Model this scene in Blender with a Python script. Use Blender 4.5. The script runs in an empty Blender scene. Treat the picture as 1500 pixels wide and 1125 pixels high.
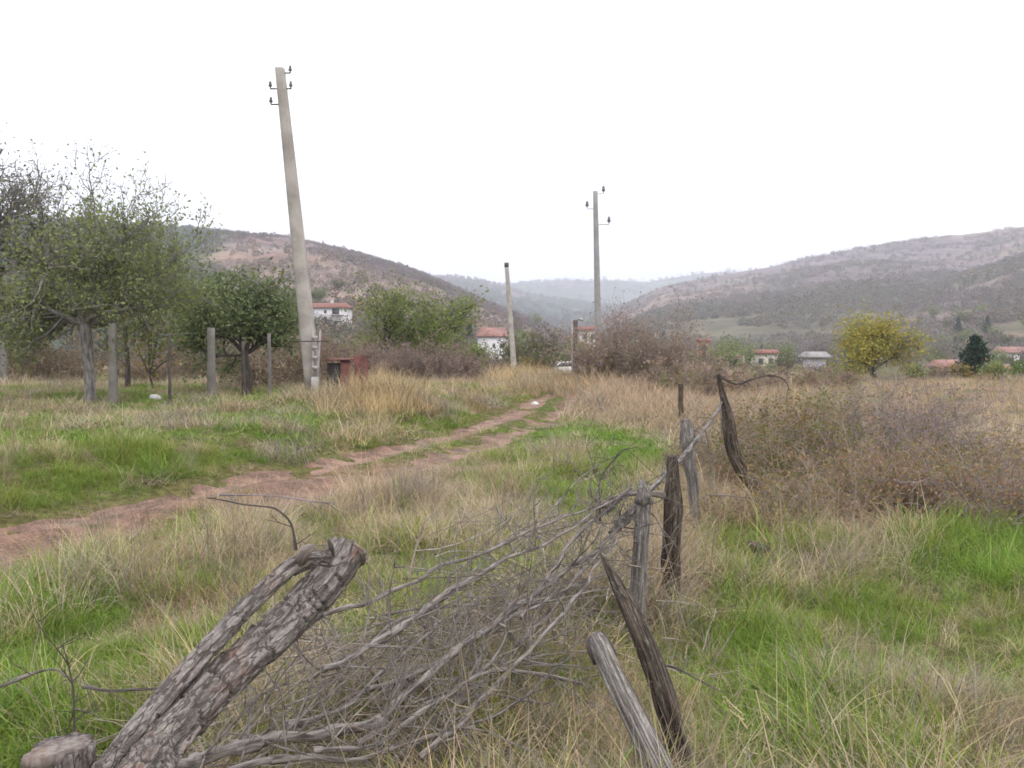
import bpy, math, random
import numpy as np
from mathutils import Vector, Matrix, Euler

scene = bpy.context.scene
COL = scene.collection
R = math.radians
rnd = random.Random(7)
npr = np.random.default_rng(11)

# ------------------------------------------------------------------ camera
F = 1400.0                       # focal length in photo pixels (photo 1500 x 1125)
CAMZ = 1.6
PITCH = math.atan(62.5 / F)
cam_d = bpy.data.cameras.new('camera')
cam_d.lens = F / 1500 * 36
cam_d.sensor_width = 36
cam_d.clip_start = 0.05
cam_d.clip_end = 20000
cam = bpy.data.objects.new('camera', cam_d)
cam.location = (0, 0, CAMZ)
cam.rotation_euler = (math.pi / 2 - PITCH, 0, 0)
COL.objects.link(cam)
scene.camera = cam
cp, sp = math.cos(PITCH), math.sin(PITCH)

def ray(px, py):
    u, v = (px - 750) / F, (562.5 - py) / F
    return np.array([u, cp + v * sp, -sp + v * cp])

def at(px, py, Y):
    """the point on the line of sight of a photo pixel at distance Y ahead"""
    d = ray(px, py)
    t = Y / d[1]
    return np.array([d[0] * t, Y, CAMZ + d[2] * t])

def proj(x, y, z):
    zc = y * cp - (z - CAMZ) * sp
    yc = y * sp + (z - CAMZ) * cp
    zc = np.where(zc < .05, .05, zc)
    return 750 + F * x / zc, 562.5 - F * yc / zc

# ------------------------------------------------------------------ noise
def _hash(ix, iy, iz, s):
    n = (ix * 374761393 + iy * 668265263 + iz * 1274126177 + s * 974711) & 0xffffffff
    n = ((n ^ (n >> 13)) * 1274126177) & 0xffffffff
    n = ((n ^ (n >> 16)) * 2246822519) & 0xffffffff
    return ((n ^ (n >> 15)) & 0xffffff) / float(0xffffff)

def vnoise(x, y, z=0.0, s=0):
    x, y, z = np.broadcast_arrays(np.asarray(x, float), np.asarray(y, float), np.asarray(z, float))
    ix, iy, iz = np.floor(x).astype(np.int64), np.floor(y).astype(np.int64), np.floor(z).astype(np.int64)
    fx, fy, fz = x - ix, y - iy, z - iz
    fx, fy, fz = fx*fx*(3-2*fx), fy*fy*(3-2*fy), fz*fz*(3-2*fz)
    out = 0
    for dx in (0, 1):
        for dy in (0, 1):
            for dz in (0, 1):
                w = (fx if dx else 1-fx) * (fy if dy else 1-fy) * (fz if dz else 1-fz)
                out = out + w * _hash(ix+dx, iy+dy, iz+dz, s)
    return out

def fbm(x, y, z=0.0, s=0, o=4):
    a, t, tot = 1.0, 0, 0
    for k in range(o):
        t = t + a * vnoise(np.asarray(x) * 2**k, np.asarray(y) * 2**k, np.asarray(z) * 2**k, s + k)
        tot += a
        a *= .5
    return t / tot

def sstep(a, b, x):
    t = np.clip((np.asarray(x, float) - a) / (b - a), 0, 1)
    return t * t * (3 - 2 * t)

# ------------------------------------------------------------------ terrain
def _flat(px, py):
    d = ray(px, py)
    t = -CAMZ / d[2]
    return d[0] * t, d[1] * t
RUT_L = np.array([_flat(*p) for p in [(-500, 842), (-200, 803), (0, 773), (150, 747), (300, 718), (420, 694), (520, 670), (620, 644), (700, 622), (760, 602), (792, 586), (806, 577)]])
RUT_R = np.array([_flat(*p) for p in [(-500, 905), (-200, 850), (0, 806), (150, 780), (300, 754), (420, 731), (530, 706), (640, 672), (720, 646), (780, 622), (820, 603), (836, 588), (843, 577)]])

def resample(P, n):
    d = np.r_[0, np.cumsum(np.linalg.norm(np.diff(P, axis=0), axis=1))]
    t = np.linspace(0, d[-1], n)
    Q = np.stack([np.interp(t, d, P[:, k]) for k in range(P.shape[1])], 1)
    for _ in range(max(1, n // 25)):
        Q[1:-1] = (Q[:-2] + 2 * Q[1:-1] + Q[2:]) / 4
    return Q
RL, RR = resample(RUT_L, 120), resample(RUT_R, 120)

def dist_to(P, x, y):
    x, y = np.asarray(x, float), np.asarray(y, float)
    best = np.full(np.broadcast(x, y).shape, 1e9)
    for k in range(0, len(P) - 1):
        a, b = P[k], P[k+1]
        ab = b - a
        L2 = (ab**2).sum() + 1e-12
        t = np.clip(((x - a[0]) * ab[0] + (y - a[1]) * ab[1]) / L2, 0, 1)
        d = np.hypot(x - a[0] - t * ab[0], y - a[1] - t * ab[1])
        best = np.minimum(best, d)
    return best

RLc, RRc = RL[::4], RR[::4]
MID = (RLc + RRc) / 2
def track_left(x, y):
    """signed distance to the left of the track's left rut (positive = bank side)"""
    x, y = np.asarray(x, float), np.asarray(y, float)
    yi = np.clip(y, RLc[:, 1].min(), RLc[:, 1].max())
    o = np.argsort(RLc[:, 1])
    xi = np.interp(yi, RLc[o, 1], RLc[o, 0])
    return xi - x

def height(x, y):
    x, y = np.asarray(x, float), np.asarray(y, float)
    r = np.hypot(x, y)
    u = np.where(y > 1, x / np.maximum(y, 1), np.sign(x) * 3)
    pxx = 750 + F * u
    s0 = np.interp(pxx, [300, 520, 700, 950, 1080, 1200], [75, 60, 34, 36, 50, 54])
    drop = sstep(0, 1, (r - s0) / np.maximum(s0 * .9, 25)) * (y > 1)
    h = -1.5 * drop - 2.2 * sstep(70, 160, r) * (y > 1)
    h = h + (fbm(x * .25, y * .25, 0, 3, 3) - .5) * .22 * sstep(2, 9, r)
    h = h + (fbm(x * 1.6, y * 1.6, 0, 5, 3) - .5) * .10 * (1 - sstep(30, 60, r))
    tl = track_left(x, y)
    near = (1 - sstep(26, 34, y))
    h = h + .30 * sstep(.4, 2.2, tl) * near
    dl, dr = dist_to(RLc, x, y), dist_to(RRc, x, y)
    h = h - .55 * sstep(14, 50, r) * sstep(1000, 1120, pxx) * (y > 1)
    h = h - .10 * np.exp(-(dl / .35)**2) - .10 * np.exp(-(dr / .35)**2)
    return h

def H(x, y):
    return float(height(np.array([x]), np.array([y]))[0])

def ground_at(px, py):
    """where the line of sight of a pixel meets the ground"""
    d = ray(px, py)
    ts = np.geomspace(1.5, 400, 700)
    z = CAMZ + d[2] * ts - height(d[0] * ts, d[1] * ts)
    k = np.argmax(z < 0)
    if z[k] >= 0: k = len(ts) - 1
    t0, t1 = ts[max(k-1, 0)], ts[k]
    a, b = z[max(k-1, 0)], z[k]
    t = t0 + (t1 - t0) * (a / (a - b) if a != b else 0)
    return np.array([d[0] * t, d[1] * t, H(d[0] * t, d[1] * t)])

# ------------------------------------------------------------------ ground cover layout
#  px, py, rx, ry : green share, height, pinkish share, golden share
COVER = [
 (685,577,65,16,.62,.12,.35,0),
 (1112,728,38,24,.45,.12,.1,0),
 (1250,1000,260,170,.80,.22,.0,.0),(1420,825,130,50,.97,.12,.0,.0),(1200,1090,160,60,.85,.25,0,0),(1190,885,60,40,.25,.45,.2,0),(1265,845,60,30,.2,.4,.2,0),
 (1420,1070,110,60,.22,.45,.1,0),(1400,920,110,60,.5,.3,.1,0),(1090,835,55,30,.85,.15,0,0),(1060,960,70,90,.7,.35,0,0),(1330,750,200,40,.25,.5,.5,0),(1230,930,60,60,.4,.4,.1,0),(1150,1010,70,60,.85,.25,0,0),
 (1190,775,130,40,.22,.6,.4,.1),(860,1000,80,110,.15,.35,.3,.2),(700,950,180,110,.40,.14,.15,.0),(560,1080,200,60,.45,.3,.1,0),(1000,810,80,90,.2,.65,.3,0),(920,900,60,60,.2,.5,.3,0),
 (840,985,50,60,.05,.5,.0,.6),(970,1080,70,60,.3,.6,.1,.1),
 (90,915,120,45,.85,.25,0,0),(130,850,140,35,.5,.65,.0,0),(60,1050,170,100,.85,.22,0,0),(250,895,90,40,.35,.2,.5,.2),(320,830,60,35,.85,.4,0,0),(290,960,120,80,.72,.25,.1,.1),(190,860,60,30,.35,.6,0,0),
 (470,760,120,60,.10,.75,.15,.0),(400,800,90,50,.15,.7,.1,0),(620,770,130,60,.28,.55,.15,0),(610,880,150,60,.4,.28,.0,.1),(740,820,130,60,.45,.22,.05,0),(520,960,140,60,.5,.25,0,0),
 (900,655,110,35,.92,.12,0,0),(760,715,150,32,.72,.22,.1,0),(870,730,80,40,.75,.25,0,0),(835,678,36,22,.05,.55,.5,0),(690,690,70,25,.5,.25,.4,0),
 (600,712,150,20,.15,.3,.7,0),(300,785,230,18,.2,.3,.6,.0),(100,815,150,15,.25,.35,.6,0),(480,735,120,20,.15,.45,.5,0),
 (100,690,190,42,.62,.4,.05,.05),(300,645,140,28,.72,.3,0,.05),(180,618,240,32,.78,.22,.1,0),(50,730,110,24,.7,.4,0,0),(200,705,40,14,.98,.2,0,0),(420,640,100,25,.75,.2,0,.05),(500,650,110,25,.5,.3,.1,.2),(260,670,60,20,.3,.4,.1,.1),
 (90,590,150,16,.72,.15,.25,0),(320,592,140,18,.70,.2,.25,0),(420,603,80,18,.85,.2,0,0),
 (575,594,75,15,.04,.6,.0,.8),(500,594,45,12,.2,.5,0,.6),(660,600,70,14,.5,.3,.2,.3),(620,625,80,14,.65,.2,.1,.1),(690,582,60,14,.4,.25,.6,.1),(765,558,45,9,.02,.8,0,.95),(740,575,40,10,.1,.6,.3,.6),(840,571,40,4,.05,.6,0,.9),
 (930,590,80,30,.06,.85,.6,0),(880,575,40,12,.05,.8,.4,.3),(1040,600,80,40,.12,.6,.55,.05),(800,595,22,10,.85,.15,0,0),(720,625,60,10,.75,.15,.1,0),(960,625,80,14,.45,.5,.2,0),
 (1430,588,140,34,.12,.10,.55,.05),(1430,640,120,15,.3,.3,.4,0),(1400,558,150,10,.10,.12,.5,.15),(1120,640,60,25,.5,.4,.2,0),
 (640,665,80,10,.7,.15,.1,0),(820,545,60,10,.9,.15,0,0),
]
COVER = np.array(COVER, float)

def cover(x, y, z):
    px, py = proj(x, y, z)
    n = len(np.atleast_1d(px))
    acc = np.zeros((n, 4))
    wsum = np.zeros(n) + .06
    acc += .06 * np.array([.45, .35, .15, .05])
    # ragged edges: warp the layout with noise on the ground
    wpx = (fbm(x*1.3, y*1.3, 0, 21, 3) - .5) * 150 * np.clip((py - 500) / 300, .25, 1)
    wpy = (fbm(x*1.3, y*1.3, 0, 31, 3) - .5) * np.clip((py - 500) * .35, 4, 100)
    for b in COVER:
        w = np.exp(-(((px + wpx - b[0]) / b[2])**2 + ((py + wpy - b[1]) / b[3])**2))
        w = w * w * 1.0 + w * .15
        acc += w[:, None] * b[4:8]
        wsum += w
    return acc / wsum[:, None]

# ------------------------------------------------------------------ mesh helpers
class MB:
    def __init__(self):
        self.v, self.f, self.c, self.a, self.n = [], [], [], [], 0
    def add(self, v, f, c=None, a=None):
        v = np.asarray(v, float).reshape(-1, 3)
        f = np.asarray(f, np.int64).reshape(-1, 4)
        self.v.append(v); self.f.append(f + self.n)
        if c is None: c = (.5, .5, .5)
        c = np.asarray(c, float)
        if c.ndim == 1: c = np.tile(c, (len(v), 1))
        self.c.append(c)
        self.a.append(v if a is None else np.asarray(a, float))
        self.n += len(v)
        return self
    def mesh(self, name, mat, smooth=False):
        me = bpy.data.meshes.new(name)
        if self.n:
            v = np.concatenate(self.v); f = np.concatenate(self.f); c = np.concatenate(self.c); a = np.concatenate(self.a)
            me.vertices.add(len(v)); me.vertices.foreach_set('co', v.astype(np.float32).ravel())
            me.loops.add(f.size); me.loops.foreach_set('vertex_index', f.astype(np.int32).ravel())
            me.polygons.add(len(f))
            me.polygons.foreach_set('loop_start', np.arange(0, f.size, 4, dtype=np.int32))
            if smooth: me.polygons.foreach_set('use_smooth', np.ones(len(f), bool))
            me.update(calc_edges=True)
            ca = me.attributes.new('col', 'FLOAT_COLOR', 'POINT')
            ca.data.foreach_set('color', np.c_[c, np.ones(len(c))].astype(np.float32).ravel())
            aa = me.attributes.new('axc', 'FLOAT_VECTOR', 'POINT')
            aa.data.foreach_set('vector', a.astype(np.float32).ravel())
            me.validate()
        me.materials.append(mat)
        return me
    def build(self, name, mat, parent=None, loc=None, smooth=False):
        """link as ONE object; loc = world origin (geometry is given in world space unless parent)"""
        if loc is not None:
            loc = np.asarray(loc, float)
            self.v = [v - loc for v in self.v]
        o = bpy.data.objects.new(name, self.mesh(name, mat, smooth))
        if loc is not None: o.location = loc
        if parent is not None: o.parent = parent
        COL.objects.link(o)
        return o

def tag(o, label=None, cat=None, group=None, kind=None):
    if label: o['label'] = label
    if cat: o['category'] = cat
    if group: o['group'] = group
    if kind: o['kind'] = kind
    return o

def empty(name, loc, label, cat, group=None, rz=0):
    o = bpy.data.objects.new(name, None)
    o.location = [float(k) for k in loc]
    o.rotation_euler = (0, 0, rz)
    o.empty_display_size = .2
    COL.objects.link(o)
    return tag(o, label, cat, group)

def copy_tree(o, loc, rz=0, scale=1.0, label=None):
    c = o.copy(); COL.objects.link(c)
    c.location = [float(k) for k in loc]; c.rotation_euler = (0, 0, rz)
    c.scale = (scale, scale, scale) if np.isscalar(scale) else scale
    if label: c['label'] = label
    for ch in list(o.children):
        k = ch.copy(); COL.objects.link(k); k.parent = c
        for g in list(ch.children):
            q = g.copy(); COL.objects.link(q); q.parent = k
    return c

def frames(P):
    P = np.asarray(P, float)
    T = np.gradient(P, axis=0)
    T /= np.linalg.norm(T, axis=1)[:, None] + 1e-12
    up = np.array([0, 0, 1.]) if abs(T[0, 2]) < .9 else np.array([1., 0, 0])
    N = np.zeros_like(P); B = np.zeros_like(P)
    n = np.cross(up, T[0]); n /= np.linalg.norm(n)
    for k in range(len(P)):
        n = n - T[k] * n.dot(T[k]); n /= np.linalg.norm(n) + 1e-12
        N[k] = n; B[k] = np.cross(T[k], n)
    return T, N, B

def tube(mb, P, rad, sides=6, c=None, disp=None, cap=True, squash=1.0):
    """tube along P; disp(s, ang) adds to the radius; closed ends; axc = (cos,sin,length) coords"""
    P = np.asarray(P, float); n = len(P)
    rad = np.broadcast_to(np.asarray(rad, float), (n,))
    T, N, B = frames(P)
    ang = np.linspace(0, 2 * math.pi, sides, endpoint=False)
    s = np.r_[0, np.cumsum(np.linalg.norm(np.diff(P, axis=0), axis=1))]
    rr = np.repeat(rad[:, None], sides, 1)
    if disp is not None: rr = rr + disp(s[:, None], ang[None, :], rad[:, None])
    ca, sa = np.cos(ang)[None, :, None], np.sin(ang)[None, :, None] * squash
    V = P[:, None, :] + rr[:, :, None] * (ca * N[:, None, :] + sa * B[:, None, :])
    A = np.stack([rr * np.cos(ang)[None], rr * np.sin(ang)[None], np.repeat(s[:, None], sides, 1)], 2)
    i = np.arange(n - 1)[:, None] * sides; j = np.arange(sides)[None, :]; j2 = (j + 1) % sides
    Fq = np.stack([i + j, i + j2, i + sides + j2, i + sides + j], 2).reshape(-1, 4)
    V = V.reshape(-1, 3); A = A.reshape(-1, 3)
    if cap:
        m = len(V)
        V = np.r_[V, [P[0]], [P[-1]]]
        A = np.r_[A, [[0, 0, 0]], [[0, 0, s[-1]]]]
        e = []
        if sides % 2 == 0:
            for k in range(0, sides, 2):
                e.append([m, (k+2) % sides, k+1, k])
                b = (n-1) * sides
                e.append([m+1, b + k, b + k+1, b + (k+2) % sides])
            Fq = np.r_[Fq, e]
    mb.add(V, Fq, c, A)
    return mb

def box(mb, lo, hi, c=None, M=None):
    x0, y0, z0 = lo; x1, y1, z1 = hi
    v = np.array([[x0,y0,z0],[x1,y0,z0],[x1,y1,z0],[x0,y1,z0],[x0,y0,z1],[x1,y0,z1],[x1,y1,z1],[x0,y1,z1]], float)
    if M is not None: v = np.array([tuple(M @ Vector(p)) for p in v])
    mb.add(v, [[0,3,2,1],[4,5,6,7],[0,1,5,4],[1,2,6,5],[2,3,7,6],[3,0,4,7]], c)
    return mb

# ------------------------------------------------------------------ materials
def newmat(name):
    m = bpy.data.materials.new(name); m.use_nodes = True
    nt = m.node_tree
    return m, nt, nt.nodes['Principled BSDF'], nt.nodes['Material Output']

def N(nt, t, **kw):
    n = nt.nodes.new(t)
    for k, v in kw.items(): setattr(n, k, v)
    return n

def mixc(nt, fac, a, b, mode='MIX'):
    n = N(nt, 'ShaderNodeMix', data_type='RGBA', blend_type=mode)
    for s, v in ((0, fac), (6, a), (7, b)):
        if isinstance(v, bpy.types.NodeSocket): nt.links.new(v, n.inputs[s])
        else: n.inputs[s].default_value = v if s == 0 else (*v, 1) if len(v) == 3 else v
    return n.outputs[2]

def noise(nt, vec, scale, detail=4, rough=.55):
    n = N(nt, 'ShaderNodeTexNoise')
    n.inputs['Scale'].default_value = scale; n.inputs['Detail'].default_value = detail; n.inputs['Roughness'].default_value = rough
    if vec is not None: nt.links.new(vec, n.inputs['Vector'])
    return n.outputs['Fac']

def ramp(nt, f, a, b):
    n = N(nt, 'ShaderNodeMapRange'); n.interpolation_type = 'SMOOTHSTEP'
    n.inputs['From Min'].default_value = a; n.inputs['From Max'].default_value = b
    nt.links.new(f, n.inputs['Value'])
    return n.outputs['Result']

def mapping(nt, vec, scale):
    n = N(nt, 'ShaderNodeMapping'); n.inputs['Scale'].default_value = scale
    nt.links.new(vec, n.inputs['Vector'])
    return n.outputs['Vector']

def bump(nt, h, bsdf, strength, dist):
    n = N(nt, 'ShaderNodeBump'); n.inputs['Strength'].default_value = strength; n.inputs['Distance'].default_value = dist
    nt.links.new(h, n.inputs['Height']); nt.links.new(n.outputs['Normal'], bsdf.inputs['Normal'])

def leaf_material(name, attr='col', inst=False, transl=.35, gain=1.0, rough=.7):
    """thin leaves or blades: colour from a per-leaf attribute (and the tuft's own tint)"""
    m, nt, b, out = newmat(name)
    a = N(nt, 'ShaderNodeAttribute', attribute_name=attr)
    col = a.outputs['Color']
    if inst:
        t = N(nt, 'ShaderNodeAttribute', attribute_name='tint', attribute_type='INSTANCER')
        col = mixc(nt, 1.0, t.outputs['Color'], col, 'MULTIPLY')
        if gain != 1.0: col = mixc(nt, 1.0, col, (gain, gain, gain), 'MULTIPLY')
    nt.links.new(col, b.inputs['Base Color'])
    b.inputs['Roughness'].default_value = rough
    b.inputs['Specular IOR Level'].default_value = .25
    tr = N(nt, 'ShaderNodeBsdfTranslucent'); nt.links.new(col, tr.inputs['Color'])
    mx = N(nt, 'ShaderNodeMixShader'); mx.inputs[0].default_value = transl
    nt.links.new(b.outputs[0], mx.inputs[1]); nt.links.new(tr.outputs[0], mx.inputs[2]); nt.links.new(mx.outputs[0], out.inputs['Surface'])
    return m

def plain(name, col, rough=.8, var=.25, scale=3.0, metal=0.0, bumpy=.0, coord='Object'):
    m, nt, b, out = newmat(name)
    tc = N(nt, 'ShaderNodeTexCoord')
    f = noise(nt, tc.outputs[coord], scale, 6, .65)
    dark = tuple(k * (1 - var) for k in col); lite = tuple(min(1, k * (1 + var)) for k in col)
    c = mixc(nt, ramp(nt, f, .3, .7), dark, lite)
    nt.links.new(c, b.inputs['Base Color'])
    b.inputs['Roughness'].default_value = rough; b.inputs['Metallic'].default_value = metal
    if bumpy: bump(nt, f, b, .6, bumpy)
    return m

def wood(name, grey, dark, warm, grain=(70, 70, 5), warmth=.4, lich=.0, bscale=.01, fissure=None):
    m, nt, b, out = newmat(name)
    a = N(nt, 'ShaderNodeAttribute', attribute_name='axc')
    v = mapping(nt, a.outputs['Vector'], grain)
    f = noise(nt, v, 1.0, 6, .65)
    f2 = noise(nt, mapping(nt, a.outputs['Vector'], (14, 14, 5)), 1.0, 5, .6)
    c = mixc(nt, ramp(nt, f, .34, .62), dark, grey)
    c = mixc(nt, ramp(nt, f2, .5, .5 + (1.02 - warmth) * .5), c, mixc(nt, ramp(nt, f, .3, .7), tuple(k * .6 for k in warm), warm))
    if lich:
        f3 = noise(nt, mapping(nt, a.outputs['Vector'], (25, 25, 18)), 1.0, 6, .7)
        c = mixc(nt, ramp(nt, f3, .56, .66), c, (.24, .24, .19))
    if fissure:
        vv = mapping(nt, a.outputs['Vector'], fissure)
        wob = N(nt, 'ShaderNodeTexNoise'); wob.inputs['Scale'].default_value = 2.2; wob.inputs['Detail'].default_value = 4; nt.links.new(vv, wob.inputs['Vector'])
        ad = N(nt, 'ShaderNodeVectorMath', operation='ADD'); nt.links.new(vv, ad.inputs[0]); nt.links.new(wob.outputs['Color'], ad.inputs[1])
        vo = N(nt, 'ShaderNodeTexVoronoi', feature='DISTANCE_TO_EDGE'); vo.inputs['Scale'].default_value = 1.0; nt.links.new(ad.outputs[0], vo.inputs['Vector'])
        e = ramp(nt, vo.outputs['Distance'], .0, .10)
        fine = noise(nt, mapping(nt, a.outputs['Vector'], (150, 150, 60)), 1.0, 4, .7)
        c = mixc(nt, 1.0, c, mixc(nt, ramp(nt, fine, .3, .7), (.68, .66, .65), (1.25, 1.25, 1.25)), 'MULTIPLY')
        c = mixc(nt, e, tuple(k * 1.3 for k in dark), c)
        mm = N(nt, 'ShaderNodeMath', operation='MULTIPLY_ADD'); nt.links.new(e, mm.inputs[0]); mm.inputs[1].default_value = .8; nt.links.new(fine, mm.inputs[2])
        f = mm.outputs[0]
    nt.links.new(c, b.inputs['Base Color'])
    b.inputs['Roughness'].default_value = .9; b.inputs['Specular IOR Level'].default_value = .2
    bump(nt, f, b, .9, bscale)
    return m

M_leaf = leaf_material('leaves', transl=.45)
M_grass = leaf_material('grass_blades', inst=True, transl=.3)
M_scrub = leaf_material('scrub_leaves', inst=True, transl=.15)
M_twig = plain('dry_twigs', (.30, .225, .185), .9, .45, 6)
M_twig_grey = plain('grey_twigs', (.25, .205, .21), .9, .4, 6)
M_bark = wood('tree_bark', (.34, .315, .31), (.13, .115, .11), (.16, .12, .10), (18, 18, 4), .35, .3, .02)
M_fence_conc = plain('lichened_concrete', (.185, .17, .155), .9, .25, 3, 0, .004)
M_bark_dark = wood('dark_bark', (.13, .11, .10), (.055, .047, .042), (.09, .06, .05), (18, 18, 4), .3, .0, .02)
M_post = wood('weathered_post_wood', (.37, .345, .325), (.12, .105, .095), (.24, .175, .13), (85, 85, 3), .4, .25, .008, (70, 70, 2.2))
M_post_brown = wood('brown_post_wood', (.19, .15, .12), (.035, .028, .024), (.13, .085, .06), (60, 60, 3), .4, .2, .010, (55, 55, 1.8))
M_branch = wood('dead_branch_bark', (.30, .265, .245), (.075, .062, .056), (.16, .085, .065), (60, 60, 8), .38, .3, .004)
M_log = wood('log_bark', (.33, .295, .275), (.10, .085, .076), (.27, .13, .085), (44, 44, 6), .47, .5, .009, (40, 40, 8))
M_cut = wood('sawn_wood', (.27, .235, .21), (.13, .10, .09), (.30, .18, .12), (40, 40, 4), .4, 0, .004)
M_conc = plain('weathered_concrete', (.365, .335, .305), .9, .26, 1.6, 0, .004)
M_conc_grey = plain('grey_concrete', (.30, .29, .285), .9, .16, 2.2, 0, .004)
M_conc_white = plain('limewashed_concrete', (.36, .335, .32), .9, .2, 5, 0, .004)
M_iron = plain('rusty_iron', (.07, .055, .05), .7, .4, 20)
M_glaze = plain('brown_glazed_ceramic', (.10, .085, .09), .25, .2, 8)
M_white = plain('white_plaster', (.66, .65, .66), .9, .06, .8)
M_cream = plain('cream_plaster', (.62, .56, .48), .9, .1, .8)
M_orange = plain('bare_brick_wall', (.50, .22, .11), .9, .2, 1.2)
M_grey_wall = plain('grey_render', (.48, .46, .48), .9, .12, .8)
M_tiles = plain('red_roof_tiles', (.23, .095, .07), .85, .3, 1.6)
M_tiles_pink = plain('faded_roof_tiles', (.31, .165, .14), .85, .22, 1.2)
M_glass = plain('dark_window_glass', (.05, .055, .065), .15, .2, 1)
M_frame = plain('window_frame_paint', (.35, .3, .27), .6, .2, 4)
M_rust = plain('rusty_red_sheet', (.16, .062, .052), .75, .45, 5)
M_dark_in = plain('opening_shade', (.03, .026, .025), .8, .3, 5)  # near-black colour painting the shade inside the shelter
M_stone = plain('pale_stone', (.60, .57, .54), .9, .2, 8, 0, .01)
M_carpaint = plain('white_car_paint', (.82, .82, .83), .25, .03, 1)
M_rubber = plain('black_rubber', (.03, .03, .03), .8, .2, 10)
M_plank = plain('bleached_plank', (.62, .55, .44), .9, .2, 9)

# ------------------------------------------------------------------ ground sheet
def cover_color(cv, x, y):
    g, t, p, go = cv.T
    green = np.array([.095, .150, .030]); straw = np.array([.27, .205, .12]); pink = np.array([.28, .175, .115]); gold = np.array([.33, .24, .115])
    n = fbm(x * 2.2, y * 2.2, 0, 44, 4)
    gg = np.clip(g + (n - .5) * .9, 0, 1)[:, None]
    dry = straw * (1 - p[:, None]) + pink * p[:, None]
    dry = dry * (1 - go[:, None]) + gold * go[:, None]
    return dry * (1 - gg) + green * gg

def make_ground():
    rad = np.r_[0.0, np.geomspace(.6, 2200, 640)]
    th = np.r_[np.linspace(-180, -46, 60, endpoint=False), np.linspace(-46, 46, 420), np.linspace(46, 180, 60)[1:-1]]
    th = np.radians(th)
    Rg, Tg = np.meshgrid(rad, th, indexing='ij')
    x, y = (Rg * np.sin(Tg)).ravel(), (Rg * np.cos(Tg)).ravel()
    z = height(x, y)
    n, m = Rg.shape
    i = np.arange(n - 1)[:, None] * m; j = np.arange(m)[None, :]; j2 = (j + 1) % m
    q = np.stack([i + j, i + m + j, i + m + j2, i + j2], 2).reshape(-1, 4)
    far = np.hypot(x, y) > 70
    c = cover_color(cover(x, y, z), x, y) * .8
    n1 = fbm(x * .012, y * .012, 0, 61, 4)[:, None]
    fieldc = np.array([.13, .125, .055]) * (1 - sstep(.42, .58, n1)) + np.array([.20, .15, .10]) * sstep(.42, .58, n1)
    w = sstep(55, 90, np.hypot(x, y))[:, None]
    c = c * (1 - w) + fieldc * w
    mb = MB().add(np.stack([x, y, z], 1), q, c)
    m_, nt, b, out = newmat('meadow_soil')
    a = N(nt, 'ShaderNodeAttribute', attribute_name='col')
    tc = N(nt, 'ShaderNodeTexCoord')
    f = noise(nt, tc.outputs['Object'], 9, 8, .7)
    f2 = noise(nt, tc.outputs['Object'], 60, 4, .7)
    c1 = mixc(nt, ramp(nt, f, .35, .65), (.55, .52, .5), (1.25, 1.2, 1.1))
    c2 = mixc(nt, 1.0, a.outputs['Color'], c1, 'MULTIPLY')
    c2 = mixc(nt, 1.0, c2, mixc(nt, ramp(nt, f2, .3, .7), (.65, .62, .6), (1.2, 1.2, 1.15)), 'MULTIPLY')
    nt.links.new(c2, b.inputs['Base Color']); b.inputs['Roughness'].default_value = .95; b.inputs['Specular IOR Level'].default_value = .1
    bump(nt, f2, b, .8, .02)
    o = mb.build('ground', m_, smooth=True)
    tag(o, kind='structure')
make_ground()

# ------------------------------------------------------------------ dirt track: one strip over both ruts
def make_track():
    n, m = 260, 27
    L, Rr = resample(RUT_L, n), resample(RUT_R, n)
    V, C = [], []
    ws = np.linspace(-.42, 1.32, m)
    for k in range(n):
        for w in ws:
            V.append(L[k] * (1 - w) + Rr[k] * w)
    V = np.array(V)
    # ragged outer edge
    z = height(V[:, 0], V[:, 1]) + .012
    W = np.tile(ws, n)
    e = (fbm(V[:, 0] * .9, V[:, 1] * .9, 0, 71, 4) - .5) * .9
    edge = np.minimum(W + .42, 1.32 - W) / .42
    z = z + (fbm(V[:, 0] * 3, V[:, 1] * 3, 0, 75, 3) - .5) * .085
    z = z - .06 * sstep(.5, 0, edge + e) - .035 * sstep(.0, .35, .5 - np.abs(W - .5) - .12 + e * .3) * (np.abs(W - .5) < .36) * sstep(10.2, 12.5, V[:, 1])
    i = np.arange(n - 1)[:, None] * m; j = np.arange(m - 1)[None, :]
    q = np.stack([i + j, i + j + 1, i + m + j + 1, i + m + j], 2).reshape(-1, 4)
    # pale packed mud in the ruts, darker earth outside
    dl = np.minimum(np.abs(W), np.abs(W - 1))
    f = np.exp(-((dl + (fbm(V[:, 0] * 1.5, V[:, 1] * 1.5, 0, 78, 3) - .5) * .25) / .15)**2)[:, None]
    c = np.array([.30, .185, .135]) * f + np.array([.235, .135, .092]) * (1 - f)
    m_, nt, b, out = newmat('reddish_mud')
    a = N(nt, 'ShaderNodeAttribute', attribute_name='col'); tc = N(nt, 'ShaderNodeTexCoord')
    f1 = noise(nt, tc.outputs['Object'], 3.5, 8, .7); f2 = noise(nt, tc.outputs['Object'], 28, 6, .7)
    c2 = mixc(nt, 1.0, a.outputs['Color'], mixc(nt, ramp(nt, f1, .35, .65), (.50, .47, .42), (1.25, 1.22, 1.2)), 'MULTIPLY')
    c2 = mixc(nt, 1.0, c2, mixc(nt, ramp(nt, f2, .3, .7), (.7, .7, .7), (1.2, 1.2, 1.2)), 'MULTIPLY')
    nt.links.new(c2, b.inputs['Base Color']); b.inputs['Roughness'].default_value = .75
    bump(nt, f2, b, .9, .03)
    o = MB().add(np.c_[V, z], q, c).build('dirt_track', m_, smooth=True)
    tag(o, kind='structure')
make_track()

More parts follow.
